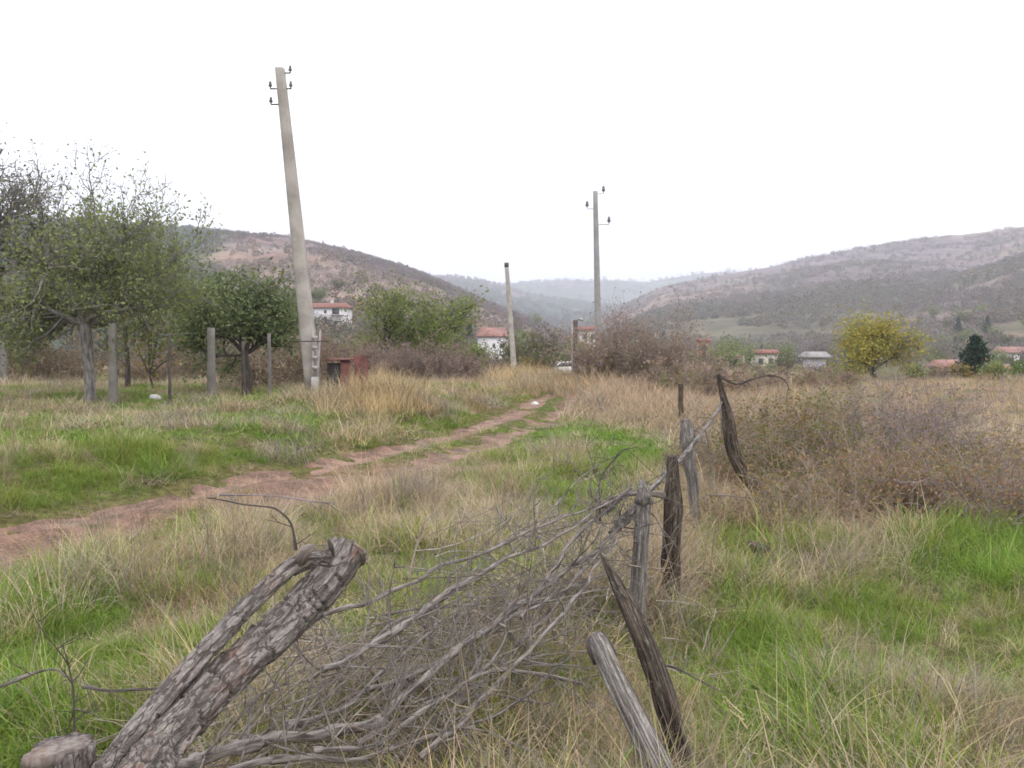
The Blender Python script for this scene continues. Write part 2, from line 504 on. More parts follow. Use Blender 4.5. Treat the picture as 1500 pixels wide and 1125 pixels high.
# ------------------------------------------------------------------ grass (stuff)
LIB = bpy.data.collections.new('tuft_library')       # never linked to the scene
def lib_collection(name, objs):
    c = bpy.data.collections.new(name)
    for o in objs: c.objects.link(o)
    return c

def blades(seed, n, hmin, hmax, width, spread, lean, curl, seg=4, var=.35, mat=None, tipc=(1, 1, 1), flat=0.0):
    g = np.random.default_rng(seed)
    mb = MB()
    for k in range(n):
        hgt = g.uniform(hmin, hmax); a = g.uniform(0, 2 * math.pi)
        r = spread * math.sqrt(g.uniform()); pa = g.uniform(0, 2 * math.pi)
        base = np.array([r * math.cos(pa), r * math.sin(pa), -.02])
        d = np.array([math.cos(a), math.sin(a), 0])
        ln = lean * g.uniform(.2, 1.3); cu = curl * g.uniform(.2, 1.6)
        side = np.array([-d[1], d[0], 0])
        tw = g.uniform(-.7, .7)
        side = side * math.cos(tw) + d * math.sin(tw)
        t = np.linspace(0, 1, seg + 1)
        ang = ln + cu * t
        dz = np.cos(ang); dx = np.sin(ang)
        X = np.r_[0, np.cumsum((dx[1:] + dx[:-1]) / 2)] / seg * hgt
        Z = np.r_[0, np.cumsum((dz[1:] + dz[:-1]) / 2)] / seg * hgt
        Z = np.maximum(Z * (1 - flat), -.01)
        P = base + d * X[:, None] + np.array([0, 0, 1]) * Z[:, None]
        w = width * g.uniform(.6, 1.3) * np.maximum(1 - t**1.6, .08)
        V = np.stack([P - side * w[:, None] / 2, P + side * w[:, None] / 2], 1).reshape(-1, 3)
        i = np.arange(seg) * 2
        q = np.stack([i, i + 1, i + 3, i + 2], 1)
        s = 1 + g.uniform(-var, var)
        hue = g.uniform(-.12, .12)
        c0 = np.array([s * (1 + hue), s, s * (1 - hue)])
        c = c0 * (1 + (np.array(tipc) - 1) * np.repeat(t, 2)[:, None])
        mb.add(V, q, c)
    return mb

def weed(seed, n, hmin, hmax):
    """dead weed stalks with side shoots and seed heads"""
    g = np.random.default_rng(seed); mb = MB()
    for k in range(n):
        h = g.uniform(hmin, hmax); p = np.array([g.normal(0, .10), g.normal(0, .10), -.02])
        d = np.array([g.normal(0, .18), g.normal(0, .18), 1.0])
        t = np.linspace(0, 1, 6)[:, None]
        P = p + d * t * h + np.array([g.normal(0, .1), g.normal(0, .1), 0]) * t**2 * h
        s = 1 + g.uniform(-.3, .3)
        tube(mb, P, np.linspace(.0035, .0016, 6), 3, (s, s, s), cap=False)
        for q in range(g.integers(5, 12)):
            tt = g.uniform(.4, 1); b = p + d * tt * h
            a = g.uniform(0, 6.28); l = h * g.uniform(.08, .25) * (1.3 - tt)
            e = b + np.array([math.cos(a), math.sin(a), g.uniform(.5, 1.4)]) * l
            tube(mb, np.array([b, (b + e) / 2 + [0, 0, -.1 * l], e]), [.002, .0016, .0012], 3, (s, s, s), cap=False)
            for z in range(3):
                o = e + g.normal(0, .012, 3); w = .0032
                mb.add([o + [-w, 0, 0], o + [0, 0, -w], o + [w, 0, .004], o + [0, w, w]], [[0, 1, 2, 3]], (s * .9, s * .85, s * .8))
    return mb

def tuft_objs(prefix, mbs, mat):
    out = []
    for k, mb in enumerate(mbs):
        out.append(bpy.data.objects.new('%s_%02d' % (prefix, k), mb.mesh(prefix, mat)))
    return out

NK = {}
def build_lib():
    mbs = []
    def reg(name, lst):
        NK[name] = (len(mbs), len(lst)); mbs.extend(lst)
    reg('green', [blades(10 + k, 60, .04, .13, .0042, .10, .45, 1.0, 3, .35, tipc=(1.15, 1.1, .9)) for k in range(4)])
    reg('greentall', [blades(20 + k, 50, .10, .26, .0048, .10, .45, 1.5, 4, .35, tipc=(1.3, 1.15, .9)) for k in range(3)])
    reg('straw', [blades(30 + k, 44, .16, .42, .0036, .10, .38, 1.3, 5, .4) for k in range(4)])
    reg('mat', [blades(40 + k, 60, .10, .32, .0038, .16, 1.05, .9, 4, .45, flat=.45) for k in range(4)])
    reg('weed', [weed(50 + k, 5, .28, .60) for k in range(4)])
    reg('litter', [blades(60 + k, 44, .06, .18, .0065, .16, 1.3, .5, 2, .5, flat=.5) for k in range(2)])
    # wider clumps for ground further off
    reg('fgreen', [blades(70 + k, 84, .04, .13, .009, .28, .40, .9, 2, .35, tipc=(1.15, 1.1, .9)) for k in range(3)])
    reg('fstraw', [blades(80 + k, 84, .18, .50, .0072, .26, .34, 1.0, 3, .4) for k in range(3)])
    reg('fmat', [blades(90 + k, 84, .08, .26, .0085, .30, .9, .9, 2, .45, flat=.4) for k in range(3)])
    return lib_collection('grass_kinds', tuft_objs('tuft', mbs, M_grass))

def instancer(name, pts, kind, rot, scl, tint, coll):
    me = bpy.data.meshes.new(name)
    me.vertices.add(len(pts)); me.vertices.foreach_set('co', np.asarray(pts, np.float32).ravel())
    a = me.attributes.new('kind', 'INT', 'POINT'); a.data.foreach_set('value', np.asarray(kind, np.int32))
    a = me.attributes.new('rot', 'FLOAT_VECTOR', 'POINT'); a.data.foreach_set('vector', np.asarray(rot, np.float32).ravel())
    a = me.attributes.new('scl', 'FLOAT_VECTOR', 'POINT'); a.data.foreach_set('vector', np.asarray(scl, np.float32).ravel())
    a = me.attributes.new('tint', 'FLOAT_COLOR', 'POINT'); a.data.foreach_set('color', np.c_[tint, np.ones(len(pts))].astype(np.float32).ravel())
    me.update()
    o = bpy.data.objects.new(name, me); COL.objects.link(o)
    ng = bpy.data.node_groups.new(name + '_scatter', 'GeometryNodeTree')
    ng.interface.new_socket('Geometry', in_out='INPUT', socket_type='NodeSocketGeometry')
    ng.interface.new_socket('Geometry', in_out='OUTPUT', socket_type='NodeSocketGeometry')
    gi, go = ng.nodes.new('NodeGroupInput'), ng.nodes.new('NodeGroupOutput')
    ci = ng.nodes.new('GeometryNodeCollectionInfo')
    ci.inputs['Collection'].default_value = coll
    ci.inputs['Separate Children'].default_value = True; ci.inputs['Reset Children'].default_value = True
    ip = ng.nodes.new('GeometryNodeInstanceOnPoints'); ip.inputs['Pick Instance'].default_value = True
    def na(nm, ty):
        n = ng.nodes.new('GeometryNodeInputNamedAttribute'); n.data_type = ty; n.inputs['Name'].default_value = nm
        return n.outputs['Attribute']
    ng.links.new(gi.outputs[0], ip.inputs['Points']); ng.links.new(ci.outputs[0], ip.inputs['Instance'])
    ng.links.new(na('kind', 'INT'), ip.inputs['Instance Index'])
    ng.links.new(na('rot', 'FLOAT_VECTOR'), ip.inputs['Rotation'])
    ng.links.new(na('scl', 'FLOAT_VECTOR'), ip.inputs['Scale'])
    ng.links.new(ip.outputs[0], go.inputs[0])
    md = o.modifiers.new('scatter', 'NODES'); md.node_group = ng
    return o

# colours of the tufts (real albedo)
C_GREEN = np.array([.15, .265, .045]); C_OLIVE = np.array([.25, .265, .070])
C_STRAW = np.array([.52, .43, .285]); C_PINK = np.array([.50, .335, .235]); C_GOLD = np.array([.60, .45, .23]); C_GREY = np.array([.33, .29, .235]); C_BROWN = np.array([.27, .17, .105])

def scatter_grass():
    coll = build_lib()
    pts, kinds, scl, tint = [], [], [], []
    bands = [(1.8, 4.5, 760), (4.5, 8, 400), (8, 13, 190), (13, 21, 72), (21, 34, 28), (34, 62, 9)]
    for r0, r1, dens in bands:
        half = R(37) if r0 < 30 else R(33)
        n = int(half * (r1**2 - r0**2) * dens)
        r = np.sqrt(npr.uniform(r0**2, r1**2, n)); th = npr.uniform(-half, half, n)
        x, y = r * np.sin(th), r * np.cos(th)
        z = height(x, y)
        cv = cover(x, y, z)
        g, t, p, go = cv.T
        dl, dr = dist_to(RLc, x, y), dist_to(RRc, x, y)
        dt = np.minimum(dl, dr)
        wob = (fbm(x * 1.1, y * 1.1, 0, 81, 3) - .5) * .7
        keep = npr.uniform(0, 1, n) < sstep(.12, .98, np.minimum(dl, dr * (1.25 + .5 * (fbm(x * .5, y * .5, 0, 83, 2) - .2)) + .08) + wob * 1.3)
        # the near stretch of the track is worn across its whole width
        inb = (dl + dr < 1.9) & (y < 12.5)
        keep &= npr.uniform(0, 1, n) < np.where(inb, .42, 1)
        p = np.where(inb, np.maximum(p, .75), p); g = np.where(inb, g * .45, g)
        # clumpy: bare / thin places
        cl = fbm(x * 1.8, y * 1.8, 0, 91, 3)
        keep &= npr.uniform(0, 1, n) < (.35 + 1.3 * sstep(.3, .6, cl))
        x, y, z, g, t, p, go, dt, cl, r = [q[keep] for q in (x, y, z, g, t, p, go, dt, cl, r)]
        n = len(x)
        patch = fbm(x * 1.1, y * 1.1, 0, 101, 4)
        fine = fbm(x * 4, y * 4, 0, 111, 2)
        pg = np.clip(g + (patch - .5) * 1.7 + (fine - .5) * .8, .02, .95)
        isg = npr.uniform(0, 1, n) < pg
        u = npr.uniform(0, 1, n)
        far = r > 13
        k = np.zeros(n, int)
        def pick(nm, mask):
            b, c = NK[nm]
            k[mask] = b + npr.integers(0, c, mask.sum())
        tall = t + (patch - .5) * .5
        nf, ff = ~far, far
        pick('green', nf & isg & (u > .25 + .3 * t)); pick('greentall', nf & isg & (u <= .25 + .3 * t))
        dry = nf & ~isg
        pick('mat', dry & (u > tall * .68)); pick('straw', dry & (u <= tall * .68) & (u > .05 * t)); pick('weed', dry & (u <= .05 * t)); 
        lit = dry & (npr.uniform(0, 1, n) < .30); pick('litter', lit)
        pick('fgreen', ff & isg); pick('fmat', ff & ~isg & (u > tall)); pick('fstraw', ff & ~isg & (u <= tall))
        s = npr.uniform(.7, 1.3, n) * np.where(isg, .85 + .5 * t, .72 + .62 * t) * (1 + .25 * (cl - .5) * 2)
        tus = fbm(x * 1.5 + 31, y * 1.5, 0, 131, 3)
        s *= .62 + .85 * sstep(.30, .72, tus)
        s *= np.where(far, 1 + .012 * (r - 13), 1) 
        s = s * np.where(dt < .6, .55, 1)
        s *= np.where((k >= NK['weed'][0]) & (k < NK['weed'][0] + NK['weed'][1]) & nf, .72, 1)
        # keep the near lens clear of tall blades
        s *= np.where(r < 2.6, .6, 1)
        green = C_GREEN * (.75 + .6 * npr.uniform(0, 1, (n, 1)))
        ol = npr.uniform(0, 1, (n, 1)) * (1 - sstep(.5, .95, g)[:, None] * .75)
        green = green * (1 - ol) + C_OLIVE * ol
        drc = C_STRAW * (1 - p[:, None]) + C_PINK * p[:, None]
        drc = drc * (1 - go[:, None]) + C_GOLD * go[:, None]
        uu = npr.uniform(0, 1, (n, 1))
        drc = np.where(uu < .22, C_GREY, np.where(uu < .34, C_BROWN * .6 + drc * .4, drc))
        drc = drc * npr.uniform(.75, 1.2, (n, 1))
        c = np.where(isg[:, None], green, drc)
        pts.append(np.stack([x, y, z], 1)); kinds.append(k); tint.append(c)
        sz = s * np.where(isg, 1, npr.uniform(.8, 1.15, n)) * np.where(far, .62 + .38 * np.clip(go * 1.6 + p * .6, 0, 1), 1)
        scl.append(np.stack([s, s, sz], 1))
    pts, kinds, scl, tint = map(np.concatenate, (pts, kinds, scl, tint))
    n = len(pts)
    rot = np.stack([npr.normal(0, .12, n), npr.normal(0, .12, n), npr.uniform(0, 6.283, n)], 1)
    o = instancer('meadow_grass', pts, kinds, rot, scl, tint, coll)
    tag(o, 'green and straw coloured autumn grass over the whole meadow', 'grass', kind='stuff')
    print('grass tufts', n)
scatter_grass()

# ------------------------------------------------------------------ trees and shrubs
def unit(v): return v / (np.linalg.norm(v) + 1e-12)

def grow(g, mb, leaves, p, d, L, r, lev, P):
    """one limb with its children; twig ends are collected for leaves"""
    seg = P['seg'][min(lev, len(P['seg']) - 1)]
    pts = [p]; dd = d.copy()
    for k in range(seg):
        dd = unit(dd + g.normal(0, P['wob'], 3) + np.array([0, 0, P['up'][min(lev, len(P['up']) - 1)]]))
        pts.append(pts[-1] + dd * L / seg)
    pts = np.array(pts)
    r1 = r * P['taper']
    sides = 8 if lev == 0 else 5 if lev == 1 else 3
    tube(mb, pts, np.linspace(r, r1, seg + 1) if lev < P['lev'] else np.linspace(r, r * .4, seg + 1), sides if sides != 5 else 6, None, cap=False)
    if lev >= P['lev'] - P.get('leaf_lev', 1) + 1:
        for t in np.linspace(.15, 1, P['lpt']):
            i = min(int(t * seg), seg - 1); f = t * seg - i
            leaves.append((pts[i] * (1 - f) + pts[i+1] * f, dd))
    if lev < P['lev']:
        nch = P['nch'][lev]
        for k in range(nch):
            t = g.uniform(P['cmin'][lev], 1.0) if k < nch - 1 else 1.0
            i = min(int(t * seg), seg - 1); f = t * seg - i
            b = pts[i] * (1 - f) + pts[i+1] * f
            ax = unit(np.cross(dd, g.normal(0, 1, 3)))
            an = g.uniform(*P['ang'])
            nd = unit(dd * math.cos(an) + ax * math.sin(an))
            grow(g, mb, leaves, b, nd, L * g.uniform(*P['len']), max(r * (1 - t * (1 - P['taper'])) * g.uniform(.5, .75), P['rmin']), lev + 1, P)

def leaf_mesh(g, spots, per, size, spread, pal, var=.3, aspect=.55, thin=None):
    mb = MB()
    if thin:
        spots = [q for q in spots if g.uniform() < np.interp(q[0][2], [thin[0], thin[1]], [1, thin[2]])]
    S = np.repeat(np.array([s[0] for s in spots]).reshape(-1, 3), per, 0)
    n = len(S)
    if n == 0: return mb
    c0 = S + g.normal(0, spread, (n, 3))
    a = g.normal(0, 1, (n, 3)); a /= np.linalg.norm(a, axis=1)[:, None]
    b = np.cross(a, g.normal(0, 1, (n, 3))); b /= np.linalg.norm(b, axis=1)[:, None]
    s = size * g.uniform(.6, 1.3, (n, 1))
    u, w = a * s, b * s * aspect
    V = np.stack([c0 - u, c0 - w * .9 + u * .1, c0 + u, c0 + w * .9 + u * .1], 1).reshape(-1, 3)
    q = np.arange(4 * n).reshape(-1, 4)
    pal = np.array(pal)
    cl = fbm(c0[:, 0] * 1.3, c0[:, 1] * 1.3, c0[:, 2] * 1.3, 7, 2)
    idx = np.clip(((cl + g.normal(0, .16, n)) * len(pal)).astype(int), 0, len(pal) - 1)
    c = pal[idx] * g.uniform(1 - var, 1 + var, (n, 1))
    mb.add(V, q, np.repeat(c, 4, 0))
    return mb

def make_tree(name, loc, label, cat, seed, P, trunk_len, trunk_r, leafs, bark=None, group=None, lean=(0, 0), limbs=None, leafname='foliage', z_off=-.1, thin=None):
    g = np.random.default_rng(seed)
    root = empty(name, loc, label, cat, group)
    mb, lv = MB(), []
    if limbs is None:
        grow(g, mb, lv, np.array([0, 0, z_off]), unit(np.array([lean[0], lean[1], 1.0])), trunk_len, trunk_r, 0, P)
    else:
        t = np.linspace(0, 1, 7)[:, None]
        top = np.array([lean[0], lean[1], trunk_len])
        path = np.array([0, 0, z_off]) * (1 - t) + top * t + np.c_[np.sin(t * 5) * .03, np.cos(t * 4) * .03, 0 * t]
        tube(mb, path, np.interp(t[:, 0], [0, .15, 1], [trunk_r * 1.3, trunk_r, trunk_r * .9]), 10, None,
             disp=lambda s, a, r: (vnoise(np.cos(a) * 3, np.sin(a) * 3, s * 4, seed) - .5) * r * .35)
        for d, L, r in limbs:
            grow(g, mb, lv, path[-1] - [0, 0, .08], unit(np.array(d, float)), L, r, 1, P)
    mb.build('trunk', bark or M_bark, root, smooth=True)
    for nm, per, size, spread, pal in leafs:
        leaf_mesh(g, lv, per, size, spread, pal, thin=thin).build(nm, M_leaf, root)
    return root

G1 = [(.15, .185, .07), (.205, .245, .09), (.28, .31, .12), (.21, .245, .12)]
G2 = [(.13, .17, .07), (.17, .215, .09), (.22, .26, .12)]
GY = [(.16, .21, .06), (.21, .26, .075), (.27, .30, .10)]
YEL = [(.24, .23, .05), (.38, .34, .07), (.46, .38, .08), (.25, .26, .08), (.33, .31, .08)]
DARK = [(.018, .040, .025), (.030, .060, .034), (.045, .08, .045)]
ORG = [(.28, .16, .05), (.33, .22, .06), (.15, .17, .05)]
GRY = [(.28, .22, .20), (.34, .27, .23), (.25, .22, .12), (.34, .20, .13)]
RED = [(.30, .16, .10), (.34, .23, .13), (.19, .19, .07), (.40, .31, .10)]

APPLE = dict(seg=[5, 7, 6, 5, 4], wob=.17, up=[.0, .0, .03, .10, .14], taper=.55, lev=4, nch=[4, 7, 7, 5], cmin=[.5, .2, .15, .15], ang=(.45, 1.25), len=(.40, .68), rmin=.0075, lpt=4, leaf_lev=2)
BUSHY = dict(seg=[4, 5, 5, 4, 3], wob=.16, up=[.05, .06, .05, .03, .0], taper=.6, lev=4, nch=[6, 6, 5, 4], cmin=[.25, .2, .2, .2], ang=(.35, 1.0), len=(.5, .78), rmin=.006, lpt=4, leaf_lev=2)

# old apple tree left of the track: grey trunk, wide limbs, upright water shoots
b = ground_at(130, 592)
make_tree('apple_tree', b, 'old apple tree with pale grey trunk and wide green crown, left of the track', 'tree', 5, APPLE, 1.75, .125,
          [('foliage', 2, .042, .12, G1)], limbs=[((-.9, -.2, .45), 1.7, .07), ((.95, .1, .55), 2.1, .075), ((.25, .3, 1.0), 1.6, .075), ((-.35, .5, .8), 1.7, .065), ((.6, -.5, .6), 1.7, .06), ((1, .4, .2), 1.8, .055), ((-.8, .3, .2), 1.4, .05), ((-.1, -.3, 1.2), 2.15, .055), ((.35, .0, 1.2), 2.2, .05), ((.9, .2, .9), 2.3, .05), ((.1, .3, 1.3), 2.1, .05)], thin=(3.3, 4.6, .22))
b = ground_at(362, 577)
make_tree('orchard_tree', b, 'round dense green tree just left of the leaning pole', 'tree', 12, BUSHY, 1.05, .10,
          [('foliage', 2, .055, .14, G2)], limbs=[((-.8, 0, .6), 1.1, .055), ((.6, .1, .6), 1.0, .055), ((0, .4, 1), 1.15, .055), ((.2, -.5, .8), 1.0, .05), ((-.3, -.4, 1), 1.15, .05), ((.7, -.1, .15), .95, .045), ((-.9, .1, .1), 1.0, .045)], bark=M_bark_dark)
b = ground_at(186, 570)
make_tree('orchard_tree', b, 'thin stemmed tree with drooping green crown behind the old apple tree', 'tree', 23, APPLE, 2.2, .07,
          [('foliage', 3, .06, .14, G1)], limbs=[((-.6, 0, .8), 1.3, .05), ((.8, .1, .7), 1.4, .05), ((.1, .4, 1), 1.3, .05), ((.9, -.3, .5), 1.3, .05)], bark=M_bark_dark, thin=(3.2, 4.5, .3))
b = ground_at(-25, 592)
make_tree('orchard_tree', b, 'tall half bare tree with purple grey shoots at the left edge', 'tree', 31, APPLE, 2.3, .15,
          [('foliage', 1, .035, .14, [(.10, .11, .06), (.14, .15, .08), (.17, .15, .12)])], limbs=[((.28, 0, 1.), 2.3, .10), ((-.5, .2, .9), 1.9, .09), ((.7, .2, .75), 1.8, .08), ((.1, .5, .9), 1.8, .08)])
b = ground_at(40, 560)
make_tree('orchard_tree', b, 'olive green tree behind and left of the old apple tree', 'tree', 37, BUSHY, 1.6, .12,
          [('foliage', 4, .08, .2, [(.13, .15, .06), (.18, .18, .075), (.22, .21, .10)])], limbs=[((-.6, 0, .9), 1.4, .07), ((.8, .1, .8), 1.4, .07), ((0, .4, 1), 1.5, .07), ((.3, -.5, .8), 1.3, .06)], bark=M_bark_dark, thin=(3.2, 4.6, .2))
b = ground_at(285, 563)
make_tree('orchard_tree', b, 'small green tree between the thin stemmed tree and the round dense tree', 'tree', 43, BUSHY, 1.7, .09,
          [('foliage', 3, .08, .2, G1)], limbs=[((-.6, 0, .9), 1.2, .06), ((.8, .1, .8), 1.2, .06), ((0, .4, 1), 1.25, .06)], bark=M_bark_dark)
b = ground_at(222, 572)
SHR = dict(seg=[5, 4, 3], wob=.15, up=[.05, .05, .0], taper=.5, lev=2, nch=[6, 5], cmin=[.3, .2], ang=(.3, .9), len=(.4, .6), rmin=.004, lpt=4, leaf_lev=2)
make_tree('orange_shrub', b, 'small shrub with orange brown leaves under the orchard trees', 'shrub', 51, SHR, .5, .03,
          [('foliage', 6, .06, .12, ORG)], limbs=[((g_, h_, 1), 1.5, .02) for g_, h_ in ((-.4, 0), (.4, .1), (0, .3), (.1, -.3), (.7, 0))], bark=M_bark_dark)

# bare twiggy shrubs -----------------------------------------------------------
def twig_shrub(name, loc, label, cat, seed, hgt, wid, n, twig_mat, pal, per, lsize, group=None, up=1.0, rad=.008, arch=.25):
    g = np.random.default_rng(seed)
    root = empty(name, loc, label, cat, group)
    mb, lv = MB(), []
    for k in range(n):
        a = g.uniform(0, 6.283); r = wid * .35 * math.sqrt(g.uniform())
        p = np.array([r * math.cos(a), r * math.sin(a), -.05])
        out = np.array([math.cos(a), math.sin(a), 0]) * g.uniform(.1, 1.0) * wid / hgt * .7
        d = unit(out + np.array([0, 0, up]) + g.normal(0, .15, 3))
        L = hgt * g.uniform(.55, 1.15) * (1.3 if g.uniform() < .12 else 1); seg = 7
        pts = [p]; dd = d
        for q in range(seg):
            dd = unit(dd + g.normal(0, .13, 3) + np.array([0, 0, -arch * .35 * q / seg]))
            pts.append(pts[-1] + dd * L / seg)
        pts = np.array(pts)
        tube(mb, pts, np.linspace(rad, rad * .3, seg + 1), 4, None, cap=False)
        for q in range(7):
            t = g.uniform(.2, 1); i = min(int(t * seg), seg - 1)
            b0 = pts[i]; nd = unit(dd * .6 + g.normal(0, .6, 3) + [0, 0, .25 * up]); l2 = L * g.uniform(.12, .38)
            sp_ = [b0]
            for w in range(4):
                nd = unit(nd + g.normal(0, .2, 3)); sp_.append(sp_[-1] + nd * l2 / 4)
            sp_ = np.array(sp_)
            tube(mb, sp_, np.linspace(rad * .55, rad * .25, 5), 3, None, cap=False)
            for w in range(1, 5): lv.append((sp_[w], nd))
            for w in range(3):
                b1 = sp_[g.integers(1, 5)]; e = b1 + unit(nd + g.normal(0, .8, 3)) * l2 * .4
                tube(mb, np.array([b1, (b1 + e) / 2 + g.normal(0, .01, 3), e]), [rad * .35, rad * .3, rad * .2], 3, None, cap=False)
                lv.append((e, nd))
    mb.build('stems', twig_mat, root)
    if per:
        idx = np.arange(len(lv)); 
        if per < 1: idx = idx[g.uniform(0, 1, len(lv)) < per]
        leaf_mesh(g, [lv[i] for i in idx], max(1, int(per)), lsize, .035, pal).build('leaves', M_leaf, root)
    return root

# thicket on the right of the fence
BR = 'brambles of the thicket right of the fence'
YB_ = [(.36, .29, .09), (.26, .23, .09), (.36, .20, .11), (.42, .32, .19)]
spots = [  # px, py(base), height, width, palette, leaves, twig, label
 (1185, 722, .70, .8, [(.20,.20,.06),(.13,.15,.04),(.22,.14,.06)], 2, M_twig, 'low leafy bramble with olive leaves beside the curved fence post'),
 (1215, 758, .50, .8, RED, 1.0, M_twig, 'reddish brown bramble mound at the front of the thicket'),
 (1290, 742, .70, 1.0, YB_, 1.2, M_twig, 'brown bramble above the green lawn in the thicket front'),
 (1375, 748, .66, 1.0, RED, .8, M_twig, 'rusty brown bramble at the front right of the thicket'),
 (1455, 765, .62, 1.0, YB_, .6, M_twig_grey, 'mixed grey and yellow bramble nearest the right edge'),
 (1172, 690, .92, 1.0, [(.24,.23,.06),(.17,.19,.05),(.28,.19,.08)], 2, M_twig, 'yellowish green bramble behind the curved fence post'),
 (1258, 700, .82, 1.1, [(.25,.22,.07),(.20,.13,.06),(.15,.16,.05)], 1.0, M_twig_grey, 'bramble with yellow tinted leaves in the middle of the thicket'),
 (1350, 690, 1.08, 1.1, GRY, .7, M_twig_grey, 'bare purple grey bramble crest in the thicket middle'),
 (1420, 712, .62, 1.1, RED, .8, M_twig, 'rust brown bramble in the right part of the thicket'),
 (1505, 735, .58, 1.0, YB_, .5, M_twig_grey, 'bramble cut by the right edge of the view'),
 (1205, 650, .92, 1.3, RED, 1.5, M_twig, 'orange tinted bramble at the back left of the thicket'),
 (1300, 655, 1.22, 1.35, GRY, .6, M_twig_grey, 'tallest bare bramble at the back of the thicket'),
 (1062, 712, .42, .55, RED, 1.0, M_twig, 'small reddish bramble at the foot of the curved fence post'),
 (1035, 690, .50, .6, GRY, 1.0, M_twig, 'small grey bramble between the knotted post and the curved post'),
 (1100, 770, .40, .7, RED, 1.0, M_twig, 'low brown bramble in front of the curved fence post'),
 (1130, 655, .70, 1.2, [(.2,.2,.06),(.26,.16,.07)], 1.2, M_twig, 'small bramble behind the short far fence posts'),
]
for k, (px, py, h, w, pal, per, tm, lab) in enumerate(spots):
    b = ground_at(px, py)
    twig_shrub('bramble_bush', b, lab, 'shrub', 100 + k, h * 1.14, w * 1.1, 60, tm, pal, per if pal is GRY else max(1, per), int(1) * (.011 + .0008 * b[1]), BR, up=.9, rad=.0058, arch=1.3)

# bare brown hedge beyond the golden grass, and dry brush under the orchard
HB = 'bare brown shrubs of the hedge beyond the golden grass'
hedge = [(485, 566, 1.6, 2.4, 'bare brown shrub right behind the leaning pole'), (535, 563, 1.75, 2.6, 'bare purple brown shrub behind the rusty shelter'),
         (585, 563, 1.6, 2.6, 'bare brown shrub in front of the tall yellow green tree'), (630, 562, 1.6, 2.6, 'dark bare shrub left of the drooping green tree'),
         (675, 560, 1.5, 2.6, 'dark bare shrub under the drooping green tree'), (715, 555, 1.0, 2.4, 'low bare shrub in front of the pink roofed house')]
for k, (px, py, h, w, lab) in enumerate(hedge):
    twig_shrub('hedge_shrub', ground_at(px, py), lab, 'shrub', 200 + k, h, w, 60, M_twig, [(.25, .175, .15), (.20, .15, .13)], 1, .05, HB, rad=.016)
OB = 'dry brush clumps under the orchard trees'
for k, (px, py, h, w, lab) in enumerate([(25, 560, 2.0, 3, 'brown brush clump at the left edge under the orchard'), (90, 558, 2.1, 3.2, 'pinkish brush clump left of the apple trunk'),
        (230, 558, 1.7, 3, 'brown brush clump behind the orange shrub'), (310, 562, 1.8, 3, 'brown brush clump behind the broad concrete fence post'), (410, 568, 1.8, 3, 'grey brush clump at the foot of the leaning pole')]):
    twig_shrub('brush_clump', ground_at(px, py), lab, 'shrub', 230 + k, h, w, 55, M_twig, [(.29, .205, .15), (.23, .18, .11), (.34, .26, .18)], 2, .05, OB, rad=.012)
CB = 'bare shrubs along the fence beyond the pink grass'
for k, (px, py, h, w, lab) in enumerate([(893, 573, 2.2, 1.9, 'bare reddish shrub at the foot of the upright pole'), (925, 573, 2.5, 2.3, 'tallest dark bare shrub right of the upright pole'), (962, 572, 2.1, 2.2, 'bare purple shrub at the right end of the dark clump'),
        (1005, 585, 1.25, 1.8, 'low pinkish shrub behind the far fence posts'), (1060, 583, 1.0, 2.0, 'low grey shrub behind the curved fence post'), (1105, 575, 1.1, 2.0, 'grey shrub left of the yellow bush'), (1160, 572, 1.05, 2.2, 'mixed brown and green shrub in front of the yellow bush'), (1215, 568, 1.0, 2.2, 'leafy brown shrub at the left foot of the yellow bush')]):
    twig_shrub('bare_shrub', ground_at(px, py), lab, 'shrub', 260 + k, h, w, 85 if k < 3 else 40, M_twig if k % 2 == 0 else M_twig_grey, [(.33, .26, .21), (.33, .23, .17), (.27, .27, .13)], 1 if k < 3 else 2, .05, CB, rad=.014)

# ------------------------------------------------------------------ trees of the middle distance
WILL = dict(seg=[4, 6, 6, 4], wob=.14, up=[.1, .06, -.03, -.05], taper=.6, lev=3, nch=[6, 7, 6], cmin=[.25, .2, .15], ang=(.25, .75), len=(.5, .8), rmin=.008, lpt=5, leaf_lev=2)
def mid_tree(name, px, py, Y, hgt, wid, label, seed, pal, size=.10, per=4, P=WILL, bark=M_bark_dark, spread=.18, group=None, n=6):
    d = ray(px, py); x = d[0] / d[1] * Y; loc = np.array([x, Y, H(x, Y) - .05])
    g = np.random.default_rng(seed + 900)
    limbs = []
    for k in range(n):
        a = k / n * 6.283 + g.uniform(-.4, .4); q = wid / hgt * g.uniform(.15, .9)
        limbs.append(((math.cos(a) * q, math.sin(a) * q, 1), hgt * g.uniform(.34, .43), .045))
    return make_tree(name, loc, label, 'tree', seed, P, hgt * .18, .028 * hgt, [('foliage', per, size, spread, pal)], limbs=limbs, bark=bark, group=group)
mid_tree('leafy_tree', 568, 545, 42, 4.9, 1.7, 'tall narrow yellow green tree in the hedge right of the white house', 61, GY, .075, 2)
mid_tree('leafy_tree', 648, 545, 42, 4.3, 2.5, 'drooping bright green tree in the hedge left of the far plain pole', 62, GY, .075, 3)
mid_tree('leafy_tree', 610, 548, 44, 2.9, 1.8, 'green tree between the narrow tree and the drooping tree', 63, G1 + GY, .075, 2)
mid_tree('leafy_tree', 692, 550, 46, 2.2, 2.2, 'low green tree in front of the pink roofed house', 64, GY, .075, 3)
mid_tree('leafy_tree', 532, 548, 46, 2.0, 2.0, 'low olive tree under the white house', 65, G1, .075, 2)
